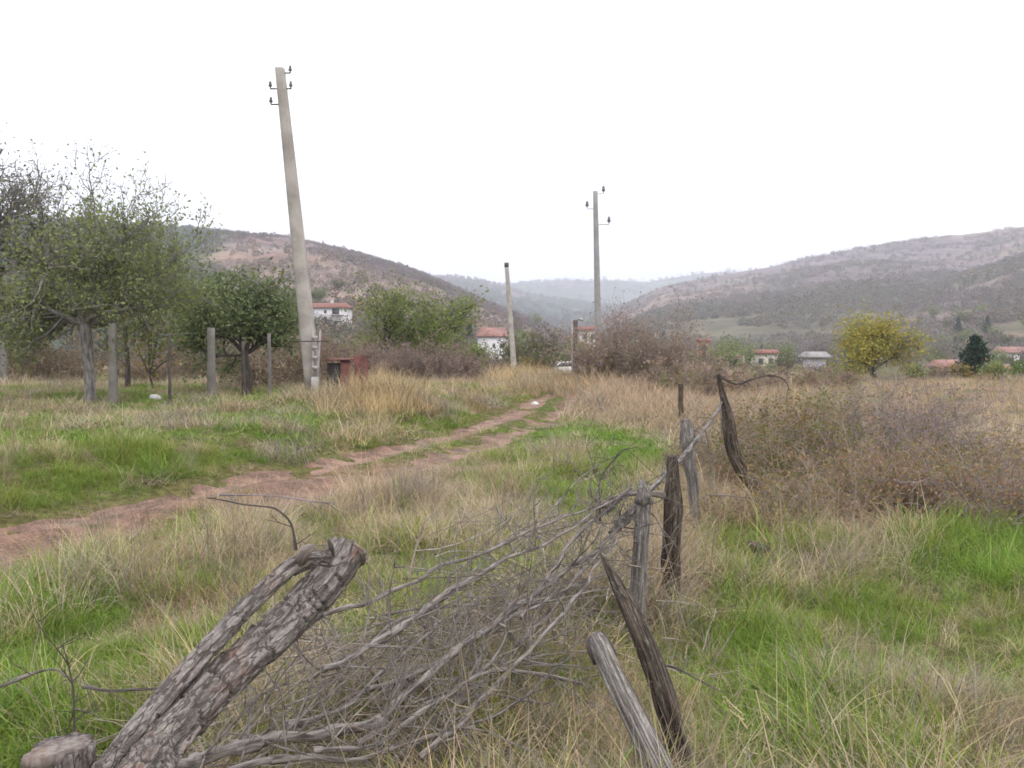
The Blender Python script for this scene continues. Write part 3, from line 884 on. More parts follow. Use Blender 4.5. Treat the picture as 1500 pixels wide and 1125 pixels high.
mid_tree('round_shrub', 790, 550, 58, 2.3, 3.2, 'grey green round shrub with orange top right of the plain far pole', 66, [(.10, .11, .06), (.15, .15, .08), (.30, .20, .06)], .09)
YB = mid_tree('yellow_bush', 1280, 562, 52, 4.1, 7.6, 'broad bush with yellow autumn leaves at the edge of the tan field', 67, YEL, .085, 4, spread=.28, n=10)
def conifer(name, loc, label, seed, hgt, wid, group=None, pal=DARK, shape=.75):
    g = np.random.default_rng(seed); root = empty(name, loc, label, 'tree', group)
    mb = MB(); tube(mb, np.array([[0, 0, -.2], [0, 0, hgt * .5], [0, 0, hgt]]), [hgt * .03, hgt * .02, hgt * .004], 6, None, cap=False)
    lv = []
    for k in range(230):
        t = g.uniform(.08, 1); rr = wid / 2 * (math.sin(min(1, (1 - t) / shape) * math.pi / 2)) * (1 if t > .2 else .5 + t * 2.5); a = g.uniform(0, 6.283)
        q = g.uniform(.3, 1) * rr * g.uniform(.8, 1.15)
        e = np.array([math.cos(a) * q, math.sin(a) * q, t * hgt + q * .15])
        tube(mb, np.array([[0, 0, t * hgt - q * .1], e]), [.02, .008], 3, None, cap=False)
        for w in np.linspace(.45, 1, 4): lv.append((np.array([e[0] * w, e[1] * w, e[2] * (1) - q * .1 * (1 - w)]), None))
    mb.build('trunk', M_bark_dark, root)
    leaf_mesh(g, lv, 5, wid * .045, wid * .05, pal).build('foliage', M_leaf, root)
    return root
p = at(1428, 553, 62)
conifer('conifer', (p[0], p[1], H(p[0], p[1])), 'dark green conifer standing alone right of the yellow bush', 71, 62 * 62 / F, 62 * 56 / F)

EDGE = 'shrubs along the far edge of the tan field'
for k, (px, h, w, pal, lab) in enumerate([(1340, 1.2, 2.2, G1, 'dark green shrub at the right foot of the yellow bush'), (1375, 1.0, 2.4, GRY, 'brown shrub in front of the red roofed barn'), (1405, 1.2, 2.4, ORG, 'brown leafed shrub left of the conifer'),
        (1455, 1.5, 2.6, GY, 'light green shrub right of the conifer'), (1500, 1.4, 2.8, [(.10, .18, .04), (.15, .22, .05)], 'bright green shrub at the right end of the field edge'), (1245, 1.2, 2.2, G1, 'green shrub left of the yellow bush trunk')]):
    mid_tree('field_shrub', px, 552, 54 + k % 3, h, w, lab, 80 + k, pal, .10, 4, SHR, spread=.2, group=EDGE, n=9)

# ------------------------------------------------------------------ hills
def hill(name, sky, D0, D1, zbase, pxs, nr=90, curve=1.0, colf=None, seed=0, rough=1.0, back=.35):
    """a hill in real size: its crest lies D1 m away, its foot D0 m away"""
    px = np.linspace(pxs[0], pxs[1], int((pxs[1] - pxs[0]) / 5))
    u = (px - 750) / F
    ridge = np.interp(px, [s[0] for s in sky], [s[1] for s in sky])
    T = np.r_[np.linspace(0, 1, nr), 1 + np.linspace(.03, 1, 14) * back]
    d = np.stack([ray(a, b_) for a, b_ in zip(px, ridge)])
    zr = CAMZ + d[:, 2] / d[:, 1] * D1
    V = np.zeros((len(T), len(px), 3))
    for k, t in enumerate(T):
        y = D0 + (D1 - D0) * t
        if t <= 1: f = t**curve
        else: f = 1 - ((t - 1) / back)**1.5 * .9
        V[k, :, 1] = y; V[k, :, 0] = u * y
        V[k, :, 2] = zbase + (zr - zbase) * f
    X, Y = V[..., 0], V[..., 1]
    sc = 4.0 / (D1 - D0)
    n = (fbm(X * sc, Y * sc * .8, 0, seed + 1, 5) - .5)
    tt = T[:, None]
    amp = (zr - zbase)[None, :] * .38 * np.sin(np.clip(tt, 0, 1) * math.pi)**.8
    V[..., 2] += n * amp * rough + (fbm(X * sc * 6, Y * sc * 6, 0, seed + 9, 3) - .5) * (zr - zbase)[None, :] * .035
    nT, nP = len(T), len(px)
    i = np.arange(nT - 1)[:, None] * nP; j = np.arange(nP - 1)[None, :]
    q = np.stack([i + j, i + j + 1, i + nP + j + 1, i + nP + j], 2).reshape(-1, 4)
    pp, pq = proj(X, Y, V[..., 2])
    c = colf(X, Y, V[..., 2], np.broadcast_to(tt, X.shape), pp, pq)
    o = MB().add(V.reshape(-1, 3), q, c.reshape(-1, 3)).build(name, M_hill, smooth=True)
    tag(o, kind='structure')
    return dict(V=V, T=T, px=px, c=c, pp=pp, pq=pq)

m_, nt, b_, out_ = newmat('hillside_scrubland')
a_ = N(nt, 'ShaderNodeAttribute', attribute_name='col'); tc_ = N(nt, 'ShaderNodeTexCoord')
f1_ = noise(nt, tc_.outputs['Object'], .05, 8, .75); f2_ = noise(nt, tc_.outputs['Object'], .012, 5, .6)
c_ = mixc(nt, 1.0, a_.outputs['Color'], mixc(nt, ramp(nt, f1_, .3, .7), (.62, .60, .62), (1.3, 1.3, 1.25)), 'MULTIPLY')
c_ = mixc(nt, 1.0, c_, mixc(nt, ramp(nt, f2_, .35, .65), (.85, .8, .82), (1.12, 1.1, 1.06)), 'MULTIPLY')
nt.links.new(c_, b_.inputs['Base Color']); b_.inputs['Roughness'].default_value = .95; b_.inputs['Specular IOR Level'].default_value = .05
M_hill = m_

PURP = np.array([.17, .135, .145]); TAN = np.array([.27, .21, .18]); OLV = np.array([.155, .15, .10]); DGR = np.array([.06, .09, .065]); RUS = np.array([.25, .16, .115])
def blend(a, b, w): return a * (1 - w[..., None]) + b * w[..., None]
def col_left(X, Y, Z, t, px, py):
    n = fbm(X * .008, Y * .008, 0, 301, 4); n2 = fbm(X * .02, Y * .02, 0, 305, 3)
    c = np.broadcast_to(PURP, X.shape + (3,)).copy()
    ridge = np.interp(px, [0, 350, 430, 560, 640, 780], [318, 342, 352, 385, 410, 468])
    dpy = py - ridge
    c = blend(c, np.broadcast_to(TAN, c.shape), sstep(14, 26, dpy + (n - .5) * 50) * (1 - sstep(60, 85, dpy + (n2 - .5) * 60)))
    c = blend(c, np.broadcast_to(OLV, c.shape), sstep(62, 90, dpy + (n2 - .5) * 60))
    c = blend(c, np.broadcast_to(RUS, c.shape), sstep(.55, .7, n2) * .5)
    return blend(c, np.broadcast_to(DGR * 1.3, c.shape), sstep(360, 280, px + (n - .5) * 120))
def col_right(X, Y, Z, t, px, py):
    n = fbm(X * .006, Y * .006, 0, 311, 4); n2 = fbm(X * .02, Y * .02, 0, 315, 3)
    c = np.broadcast_to(PURP * 1.08 + .012, X.shape + (3,)).copy()
    c = blend(c, np.broadcast_to(TAN * .92, c.shape), sstep(.46, .60, n))
    c = blend(c, np.broadcast_to(OLV * 1.2, c.shape), sstep(.56, .7, n2) * .6)
    return blend(c, np.broadcast_to(OLV * .95, c.shape), sstep(.42, .22, t + (n2 - .5) * .2))
def col_front(X, Y, Z, t, px, py):
    n = fbm(X * .010, Y * .010, 0, 321, 4); n2 = fbm(X * .03, Y * .03, 0, 325, 3)
    c = np.broadcast_to(PURP * 1.05, X.shape + (3,)).copy()
    c = blend(c, np.broadcast_to(TAN * .85, c.shape), sstep(.45, .6, n) * .8)
    c = blend(c, np.broadcast_to(OLV, c.shape), sstep(.48, .62, n2))
    return blend(c, np.broadcast_to(RUS, c.shape), sstep(.62, .72, n) * .6)
def col_blue(X, Y, Z, t, px, py):
    n = fbm(X * .004, Y * .004, 0, 331, 4)
    c = np.broadcast_to(np.array([.05, .08, .055]), X.shape + (3,)).copy()
    c = blend(c, np.broadcast_to(PURP, c.shape), sstep(.5, .6, n + (t - .8) * .5))
    return c
def col_far(X, Y, Z, t, px, py):
    n = fbm(X * .002, Y * .002, 0, 341, 4)
    return blend(np.broadcast_to(PURP * 1.2, X.shape + (3,)).copy(), np.broadcast_to(DGR * 1.5, X.shape + (3,)), sstep(.45, .6, n))

HILLS = {}
HILLS['left'] = hill('hill', [(-900, 360), (-300, 330), (0, 317), (120, 322), (250, 334), (350, 343), (430, 352), (500, 368), (560, 385), (620, 403), (680, 428), (730, 448), (790, 472), (860, 500), (900, 520)], 130, 800, -4.2, (-900, 900), colf=col_left, seed=11, curve=1.15)
HILLS['right'] = hill('hill', [(800, 520), (880, 468), (920, 445), (970, 420), (1010, 412), (1060, 402), (1120, 393), (1180, 378), (1250, 364), (1320, 354), (1380, 345), (1440, 340), (1500, 331), (1700, 315), (2300, 330)], 420, 1300, -4.5, (790, 2300), colf=col_right, seed=21, curve=1.0)
HILLS['front'] = hill('hill', [(1040, 520), (1150, 490), (1220, 468), (1290, 440), (1350, 417), (1420, 398), (1500, 372), (1700, 330), (2300, 310)], 230, 760, -4.5, (1040, 2300), colf=col_front, seed=31, curve=1.05)
HILLS['blue'] = hill('hill', [(300, 430), (560, 405), (640, 403), (690, 408), (740, 421), (800, 436), (870, 446), (960, 452), (1100, 470)], 900, 2100, -4.5, (300, 1100), colf=col_blue, seed=41, curve=.9)
HILLS['far'] = hill('hill', [(500, 440), (700, 424), (770, 414), (830, 411), (900, 411), (950, 414), (985, 407), (1030, 400), (1200, 395), (1400, 420)], 2000, 3300, -4.5, (500, 1400), colf=col_far, seed=51, curve=.8)

def on_hill(h, px, py):
    """point of a hill seen at a photo pixel"""
    Hh = HILLS[h]
    d = (Hh['pp'] - px)**2 + (Hh['pq'] - py)**2
    d = d + (Hh['T'][:, None] > 1) * 1e6
    k = np.unravel_index(np.argmin(d), d.shape)
    return Hh['V'][k].copy()

# scrub and far woods on the hills: nobody could count it
def clump(seed, n, kind):
    g = np.random.default_rng(seed); mb = MB()
    u = g.normal(0, 1, (n, 3)); u /= np.linalg.norm(u, axis=1)[:, None]
    r = g.uniform(.5, 1, (n, 1))**.5
    c0 = u * r * np.array([.5, .5, .55]) + [0, 0, .5]
    if kind == 'cone': c0 = np.c_[u[:, :2] * .32 * (1 - .8 * (c0[:, 2:3])) * r, c0[:, 2]]
    a = g.normal(0, 1, (n, 3)); a /= np.linalg.norm(a, axis=1)[:, None]
    b = np.cross(a, g.normal(0, 1, (n, 3))); b /= np.linalg.norm(b, axis=1)[:, None]
    s = (.11 if kind == 'leaf' else .075) * g.uniform(.6, 1.4, (n, 1)); w = .8 if kind != 'bare' else .25
    V = np.stack([c0 - a * s, c0 - b * s * w, c0 + a * s, c0 + b * s * w], 1).reshape(-1, 3)
    mb.add(V, np.arange(4 * n).reshape(-1, 4), np.repeat(g.uniform(.65, 1.35, (n, 1)) * np.ones((1, 3)), 4, 0))
    return mb

def scatter_hills():
    coll = lib_collection('scrub_kinds', tuft_objs('scrub', [clump(1, 90, 'leaf'), clump(2, 90, 'leaf'), clump(3, 110, 'bare'), clump(4, 110, 'bare'), clump(5, 110, 'cone')], M_scrub))
    P, K, S, C = [], [], [], []
    for nm, n, size in (('left', 22000, 3.0), ('right', 26000, 4.2), ('front', 16000, 3.4), ('blue', 9000, 8), ('far', 3000, 13)):
        Hh = HILLS[nm]; V, c = Hh['V'], Hh['c']
        nt_ = (Hh['T'] <= 1.02).sum()
        # spread evenly over the hill's real surface
        i = npr.uniform(.0, nt_ - 1.01, n * 3); j = npr.uniform(0, V.shape[1] - 1.01, n * 3)
        i0, j0 = i.astype(int), j.astype(int); fi, fj = (i - i0)[:, None], (j - j0)[:, None]
        p = (V[i0, j0] * (1 - fi) * (1 - fj) + V[i0 + 1, j0] * fi * (1 - fj) + V[i0, j0 + 1] * (1 - fi) * fj + V[i0 + 1, j0 + 1] * fi * fj)
        cc = c[i0, j0]
        lum = cc.mean(1)
        dens = fbm(p[:, 0] * .018, p[:, 1] * .018, 0, 401, 4)
        keep = (npr.uniform(0, 1, len(p)) < np.where(lum > .17, .28, .9) * sstep(.30, .62, dens) * 1.6)
        px_, py_ = proj(p[:, 0], p[:, 1], p[:, 2]); keep &= (px_ > -350) & (px_ < 1850)
        p, cc = p[keep][:n], cc[keep][:n]; m = len(p)
        u = npr.uniform(0, 1, m)
        k = np.where(u < .30, npr.integers(0, 2, m), np.where(u < .99, npr.integers(2, 4, m), 4))
        leafy = np.array([.145, .16, .10]) * npr.uniform(.6, 1.3, (m, 1)); aut = np.array([.26, .17, .07]) * npr.uniform(.6, 1.2, (m, 1))
        bare = np.array([.20, .16, .165]) * npr.uniform(.7, 1.25, (m, 1)); con = np.array([.035, .058, .042]) * np.ones((m, 1))
        col = np.where((k < 2)[:, None], np.where(npr.uniform(0, 1, (m, 1)) < .35, aut, leafy), np.where((k < 4)[:, None], bare, con))
        if nm in ('blue', 'far'): col = col * .5 + np.array([.05, .075, .06]) * .5
        col = col * .5 + cc * .5
        s = size * npr.uniform(.45, 1.25, m)
        P.append(p - [0, 0, .3]); K.append(k); C.append(col); S.append(np.stack([s, s, s * npr.uniform(.6, 1.0, m) * np.where(k == 4, 1.5, 1)], 1))
    P, K, S, C = map(np.concatenate, (P, K, S, C))
    rot = np.zeros((len(P), 3)); rot[:, 2] = npr.uniform(0, 6.28, len(P))
    o = instancer('hillside_scrub', P, K, rot, S, C, coll)
    tag(o, 'purple grey autumn scrub and far woods covering the hills', 'scrub', kind='stuff')
    print('scrub', len(P))
scatter_hills()

# ------------------------------------------------------------------ valley trees: a few kinds, then copies
KIN = {}
VT = dict(seg=[3, 4, 3], wob=.16, up=[.1, .05, .0], taper=.6, lev=2, nch=[7, 6], cmin=[.25, .2], ang=(.3, .9), len=(.5, .8), rmin=.02, lpt=4, leaf_lev=2)
def valley_kind(nm, seed, hgt, wid, pal, per, size, label, bare=False):
    KIN[nm] = (seed, hgt, wid, pal, per, size, label)
protos = {}
def valley_tree(nm, loc, scale, label, group, rz):
    if nm not in protos:
        seed, hgt, wid, pal, per, size, _ = KIN[nm]
        if nm == 'cypress':
            o = conifer('valley_conifer', loc, label, seed, hgt, wid, group)
        else:
            g = np.random.default_rng(seed); limbs = []
            for k in range(8):
                a = k / 8 * 6.283 + g.uniform(-.4, .4); q = wid / hgt * g.uniform(.2, 1.0)
                limbs.append(((math.cos(a) * q, math.sin(a) * q, 1), hgt * g.uniform(.38, .5), .07))
            o = make_tree({'green': 'valley_tree', 'grey': 'bare_tree', 'yellow': 'autumn_tree', 'olive': 'valley_tree'}[nm], loc, label, 'tree', seed, VT, hgt * .2, .03 * hgt, [('foliage', per, size, .35, pal)], limbs=limbs, bark=M_bark_dark, group=group)
        o.rotation_euler[2] = rz; o.scale = (scale,) * 3
        protos[nm] = o
        return o
    return copy_tree(protos[nm], loc, rz, scale, label)
valley_kind('green', 501, 6, 5.5, G1, 4, .22, '')
valley_kind('olive', 502, 5, 5.5, [(.13, .13, .06), (.17, .16, .07), (.11, .12, .05)], 4, .22, '')
valley_kind('grey', 503, 6, 5, [(.17, .14, .13), (.20, .165, .15), (.14, .12, .12)], 2, .16, '')
valley_kind('yellow', 504, 5, 4.5, YEL, 4, .22, '')
valley_kind('cypress', 505, 8, 4.2, DARK, 4, .2, '')
VLAB = {'green': ('small dark green tree among the village houses in the valley', 'green trees scattered through the valley'),
        'olive': ('small olive brown tree among the village houses in the valley', 'olive trees scattered through the valley'),
        'grey': ('small leafless grey tree in the valley beyond the meadow', 'leafless trees scattered through the valley'),
        'yellow': ('small yellow tree in the valley beyond the meadow', 'yellow trees scattered through the valley'),
        'cypress': ('small dark conifer among the village gardens', 'small conifers scattered through the valley')}
def zat(x, y):
    """height of whatever lies there: meadow, or a hill's foot above it"""
    z = H(x, y)
    for Hh in HILLS.values():
        V = Hh['V']; T = Hh['T']
        ys = V[:, 0, 1]
        if y < ys[0] or y > ys[-1]: continue
        i = min(max(np.searchsorted(ys, y) - 1, 0), len(ys) - 2); f = (y - ys[i]) / (ys[i+1] - ys[i])
        for_px = 750 + F * x / y
        if for_px < Hh['px'][0] or for_px > Hh['px'][-1]: continue
        j = min(int((for_px - Hh['px'][0]) / (Hh['px'][1] - Hh['px'][0])), len(Hh['px']) - 2)
        z = max(z, V[i, j, 2] * (1 - f) + V[i+1, j, 2] * f)
    return z
g = np.random.default_rng(77)
for k in range(235):
    if k < 170: px, Y = g.uniform(640, 1560), 120 * (430 / 120)**g.uniform(0, 1)
    else: px, Y = g.uniform(430, 860), 75 * (330 / 75)**g.uniform(0, 1)
    x = (px - 750) / F * Y
    u = g.uniform()
    nm = 'green' if u < .27 else 'olive' if u < .55 else 'grey' if u < .88 else 'yellow' if u < .95 else 'cypress' if Y > 190 else 'grey'
    # leave the view on the houses open
    clear = any(abs(px - a) < w and Y < d for a, w, d in ((480, 38, 190), (718, 24, 130), (826, 22, 95), (1390, 26, 120), (1030, 14, 190), (1480, 34, 215), (1462, 26, 295), (1118, 22, 172), (1193, 22, 112), (1345, 14, 300), (862, 16, 205)))
    if clear: continue
    valley_tree(nm, (x, Y, zat(x, Y) - .2), g.uniform(.5, .95) * (1 + Y / 900), VLAB[nm][0], VLAB[nm][1], g.uniform(0, 6.28))

# ------------------------------------------------------------------ houses
def house(name, loc, rz, w, d, h, roof_h, label, wall, tiles, wins, over=.5, hip=.0, chimney=None, base=2.5, extra=None, group=None, scale=1):
    """front faces -y; wins: list of (x, z, ww, hh) on the front; origin at ground centre"""
    root = empty(name, loc, label, 'house', group, rz)
    root.scale = (scale,) * 3
    box(MB(), (-w/2, -d/2, -base), (w/2, d/2, h)).build('wall', wall, root)
    x0, x1, y0, y1 = -w/2 - over, w/2 + over, -d/2 - over, d/2 + over
    hx = hip
    v = [[x0,y0,h],[x1,y0,h],[x1,y1,h],[x0,y1,h],[x0+hx,0,h+roof_h],[x1-hx,0,h+roof_h],
         [x0,y0,h+.16],[x1,y0,h+.16],[x1,y1,h+.16],[x0,y1,h+.16],[x0+hx,0,h+roof_h+.16],[x1-hx,0,h+roof_h+.16]]
    v = v[6:] + [[a, b_, h + .003] for a, b_ in ((x0,y0),(x1,y0),(x1,y1),(x0,y1))]
    q = [[0,1,5,4],[2,3,4,5],[1,2,5,5],[3,0,4,4],[6,7,1,0],[7,8,2,1],[8,9,3,2],[9,6,0,3],[9,8,7,6]]
    mb = MB(); v = np.array(v, float)
    v = np.r_[v, [(v[1]+v[2])/2], [(v[3]+v[0])/2]]
    q[2] = [1, 10, 5, 5]; 
    q = [[0,1,5,4],[2,3,4,5],[1,2,10,10],[3,0,11,11],[6,7,1,0],[7,8,2,1],[8,9,3,2],[9,6,0,3],[9,8,7,6]]
    # gable / hip ends as quads (corner, mid, corner, ridge end)
    q[2] = [1, 10, 2, 5]; q[3] = [3, 11, 0, 4]
    mb.add(v, q); rf = mb.build('roof', tiles, root)
    if chimney:
        cx, cy = chimney
        box(MB(), (cx-.3, cy-.3, h), (cx+.3, cy+.3, h+roof_h+.7)).build('chimney', M_grey_wall, rf)
    for (x, z, ww, hh) in wins:
        o = MB(); t = .08
        for lo, hi in (((x-ww/2, -d/2-.05, z), (x-ww/2+t, -d/2-.003, z+hh)), ((x+ww/2-t, -d/2-.05, z), (x+ww/2, -d/2-.003, z+hh)), ((x-ww/2+t, -d/2-.05, z), (x+ww/2-t, -d/2-.003, z+t)), ((x-ww/2+t, -d/2-.05, z+hh-t), (x+ww/2-t, -d/2-.003, z+hh))): box(o, lo, hi)
        fr = o.build('window', M_frame, root)
        box(MB(), (x-ww/2+t, -d/2-.03, z+t), (x+ww/2-t, -d/2-.004, z+hh-t)).build('pane', M_glass, fr)
    return root

# white house on the left slope
p = on_hill('left', 478, 473)
sc = p[1] / F
w = 64 * sc
hw = house('village_house', (p[0], p[1], p[2]), R(-6), w, w * .7, 20 * sc, 7 * sc, 'white two storey house with red roof on the slope right of the leaning pole', M_white, M_tiles,
      [(-w*.40, 12*sc, 4*sc, 5*sc), (-w*.22, 12*sc, 4*sc, 5*sc), (w*.08, 12*sc, 4*sc, 5*sc), (-w*.40, 2*sc, 4*sc, 5.5*sc), (-w*.22, 2*sc, 4*sc, 5.5*sc), (w*.08, 2*sc, 5*sc, 5.5*sc)], over=3*sc, hip=6*sc, chimney=(w*.1, w*.12))
lo = MB(); box(lo, (w*.24, -w*.35-.06, 11*sc), (w*.40, -w*.35-.003, 19*sc)); lo.build('loggia_shade_panel', M_glass, hw)  # dark slab on the wall stands in for the loggia's shaded recess
lo = MB(); box(lo, (w*.22, -w*.35-.9, 9.6*sc), (w*.5, -w*.35-.003, 10.6*sc)); lo.build('balcony', M_cream, hw)
# pink roofed house behind the far plain pole
Y = 128; p = at(722, 545, Y); sc = Y / F
hw2 = house('village_house', (p[0], Y, zat(p[0], Y)), R(38), 36*sc, 26*sc, 57*sc, 12*sc, 'tall white house with faded pink roof left of the plain far pole', M_white, M_tiles_pink,
      [(-8*sc, 41*sc, 5*sc, 7*sc), (8*sc, 41*sc, 5*sc, 7*sc), (-8*sc, 10*sc, 6*sc, 9*sc), (8*sc, 10*sc, 6*sc, 9*sc)], over=3*sc)
bm_ = MB(); box(bm_, (-17*sc, -13*sc-1.1, 24*sc), (17*sc, -13*sc-.003, 26*sc)); bm_.build('balcony', M_cream, hw2)
for s_ in (-1, 1):
    bm_ = MB(); box(bm_, (s_*15*sc-.12, -13*sc-1.05, -2), (s_*15*sc+.12, -13*sc-.85, 24*sc-.003)); bm_.build('balcony_column', M_white, hw2)

def low_house(px, py, Y, wpx, hpx, rpx, label, wall, tiles, rz=0, win=True, name='village_house', hip=0, group=None):
    x = (px - 750) / F * Y; sc = Y / F; z0 = zat(x, Y)
    top = at(px, py, Y)[2]                         # the eaves are seen at py
    h = max(top - z0, 2.2)
    w = wpx * sc
    wins = [(-w*.25, h - 1.9, 1.0, 1.1), (w*.2, h - 1.9, 1.0, 1.1)] if win else []
    return house(name, (x, Y, top - h), R(rz), w, w * .7, h, rpx * sc, label, wall, tiles, wins, over=.45, hip=hip)
low_house(1390, 538, 95, 36, 20, 9, 'low barn with bright red roof between the yellow bush and the conifer', M_cream, M_tiles_pink, 12)
low_house(1030, 500, 190, 18, 16, 3, 'bare orange brick house with flat red roof in the valley centre', M_orange, M_tiles, -10)
low_house(1118, 518, 170, 34, 8, 5, 'low house with wide orange red roof left of the yellow bush', M_cream, M_tiles, 8)
low_house(1193, 524, 110, 26, 14, 7, 'pale grey roofed shed at the left side of the yellow bush', M_grey_wall, M_conc_grey, 15, False)
low_house(1483, 517, 210, 40, 12, 8, 'village house with large red roof at the right edge', M_white, M_tiles_pink, -8)
low_house(1462, 503, 290, 32, 12, 6, 'village house with long faded roof above the large red roof', M_white, M_tiles_pink, 5)
low_house(1456, 486, 400, 16, 8, 5, 'small village house with red roof high above the conifer', M_white, M_tiles, 10)
low_house(1482, 488, 410, 18, 8, 5, 'small pink roofed village house near the right edge', M_white, M_tiles_pink, -10)
low_house(1345, 491, 380, 22, 8, 6, 'village house with pale pink roof above the yellow bush', M_white, M_tiles_pink, -10)
low_house(1412, 497, 330, 18, 12, 6, 'grey village house behind the conifer', M_grey_wall, M_conc_grey, -4)
low_house(862, 484, 210, 26, 10, 5, 'low house with orange brown roof behind the dark thin post', M_cream, M_tiles, 4)
low_house(1462, 541, 120, 24, 8, 5, 'low red roof right of the conifer behind light green shrubs', M_cream, M_tiles_pink, 4)
p = on_hill('front', 1317, 443)
house('hill_house', p, R(-12), 8.0, 6, 3.6, 1.6, 'tiny white house alone on the right hillside', M_white, M_conc_grey, [(-1.5, 1.2, 1.1, 1.2), (1.5, 1.2, 1.1, 1.2)])

# garden trees standing in front of the houses
for px, Y, kd, sc_ in [(1376, 88, 'olive', .42), (1404, 86, 'grey', .40), (1106, 155, 'olive', .62), (1130, 150, 'green', .55), (1176, 100, 'olive', .45), (1196, 99, 'grey', .50), (1212, 100, 'olive', .5), (1466, 190, 'green', .85), (1486, 186, 'olive', .85), (1502, 190, 'grey', .95), (1448, 200, 'olive', .8),
                       (704, 116, 'green', .62), (724, 114, 'grey', .62), (738, 117, 'olive', .58), (1450, 270, 'grey', 1.0), (1474, 272, 'olive', 1.0), (1022, 170, 'olive', .7), (1040, 168, 'grey', .7), (460, 150, 'olive', .6), (482, 148, 'grey', .55), (500, 150, 'green', .55), (852, 190, 'olive', .8), (873, 185, 'grey', .8)]:
    x = (px - 750) / F * Y
    valley_tree(kd, (x, Y, zat(x, Y) - .2), sc_, VLAB[kd][0], VLAB[kd][1], px * 1.7)

# ------------------------------------------------------------------ parked car and pale stones
def car(loc, rz, label):
    root = empty('parked_car', loc, label, 'car', None, rz)
    prof = [(-2.05, .35), (-2.1, .62), (-1.95, .82), (-1.15, .92), (-.55, 1.38), (.75, 1.42), (1.55, 1.02), (1.95, .95), (2.08, .6), (2.05, .35)]
    def slab(pr, y0, y1, name, mat, par, inset=0):
        n = len(pr); v = [(x, y0, z) for x, z in pr] + [(x, y1, z) for x, z in pr]
        c0 = np.mean(np.array(pr), 0); v += [(c0[0], y0, c0[1]), (c0[0], y1, c0[1])]
        q = [[k, (k+1) % n, n + (k+1) % n, n + k] for k in range(n)]
        for k in range(0, n, 2):
            q.append([2*n, (k+2) % n, k+1, k]); q.append([2*n+1, n+k, n+k+1, n+(k+2) % n])
        return MB().add(v, q).build(name, mat, par)
    body = slab(prof, -.82, .82, 'body', M_carpaint, root)
    win = [(-.98, .95), (-.50, 1.32), (.70, 1.36), (1.30, 1.0)]
    for s in (-1, 1):
        slab(win, s * .823, s * .835, 'side_window', M_glass, root)
    slab([(-1.16, .95), (-.59, 1.37), (-.57, 1.37), (-1.13, .95)], -.7, .7, 'windscreen', M_glass, root)
    for sx in (-1.3, 1.3):
        for s in (-1, 1):
            mb = MB(); tube(mb, np.array([[sx, s * .66, .32], [sx, s * .86, .32]]), [.32, .32], 18)
            wl = mb.build('wheel', M_rubber, root, smooth=False)
            mb = MB(); tube(mb, np.array([[sx, s * .862, .32], [sx, s * .872, .32]]), [.19, .19], 14); mb.build('rim', M_conc_grey, wl)
    for s in (-1, 1):
        mb = MB(); box(mb, (-2.07, s * .6 - .17, .62), (-2.025, s * .6 + .17, .76)); mb.build('headlight', M_glaze, root)
p = at(826, 534, 88)
car((p[0], 88, zat(p[0], 88) + .0), R(12), 'white parked car beside the dark thin post beyond the track')

def stone(loc, r, label, seed, sq=(1, 1, .6)):
    g = np.random.default_rng(seed); nu, nv = 14, 9
    th = np.linspace(0, 2 * math.pi, nu, endpoint=False); ph = np.linspace(.05, math.pi - .05, nv)
    V = np.array([[math.sin(a) * math.cos(t), math.sin(a) * math.sin(t), math.cos(a)] for a in ph for t in th])
    V = V * (1 + (vnoise(V[:, 0] * 1.7 + seed, V[:, 1] * 1.7, V[:, 2] * 1.7, seed) - .5)[:, None] * .6) * r * np.array(sq)
    i = np.arange(nv - 1)[:, None] * nu; j = np.arange(nu)[None, :]
    q = np.stack([i + j, i + nu + j, i + nu + (j + 1) % nu, i + (j + 1) % nu], 2).reshape(-1, 4)
    o = MB().add(V, q).build('stone', M_stone); o.location = loc
    tag(o, label, 'stone')
p = ground_at(783, 594); stone(p + [0, 0, .04], .10, 'white stone lying on the left rut of the track', 3)
p = at(866, 536, 80); stone((p[0], 80, zat(p[0], 80) + .5), .9, 'large white stone at the foot of the upright pole beyond the meadow', 4, (.5, .5, .9))
p = ground_at(228, 588); stone(p + [0, 0, .08], .13, 'pale stone in the grass right of the tall concrete fence post', 5)

# ------------------------------------------------------------------ power poles
def square_pole(mb, P0, P1, w0, w1, n=12, chamf=.18):
    P0, P1 = np.array(P0, float), np.array(P1, float)
    t = np.linspace(0, 1, n)[:, None]; P = P0 + (P1 - P0) * t
    w = w0 + (w1 - w0) * t
    k = 1 - chamf
    prof = np.array([[k, 1], [-k, 1], [-1, k], [-1, -k], [-k, -1], [k, -1], [1, -k], [1, k]]) / 2
    V = P[:, None, :] + w[:, None, :] * np.c_[prof, np.zeros(8)][None]
    i = np.arange(n - 1)[:, None] * 8; j = np.arange(8)[None, :]
    q = np.stack([i + j, i + (j + 1) % 8, i + 8 + (j + 1) % 8, i + 8 + j], 2).reshape(-1, 4)
    V = np.r_[V.reshape(-1, 3), [P[0]], [P[-1]]]
    m = n * 8; e = []
    for a in range(0, 8, 2): e += [[m, (a+2) % 8, a+1, a], [m+1, m-8+a, m-8+a+1, m-8+(a+2) % 8]]
    mb.add(V, np.r_[q, e]); return mb

def insulator(parent, p, s=1.0):
    """bell insulator on its pin; p = foot of the pin"""
    mb = MB(); z = np.array([0, .03, .05, .10, .11, .16, .17, .21, .23]) * s * 1.0
    r = np.array([.02, .025, .065, .060, .045, .055, .04, .035, .01]) * s
    tube(mb, np.c_[np.full(9, p[0]), np.full(9, p[1]), p[2] + z], r, 10)
    return mb.build('insulator', M_glaze, parent, smooth=True)

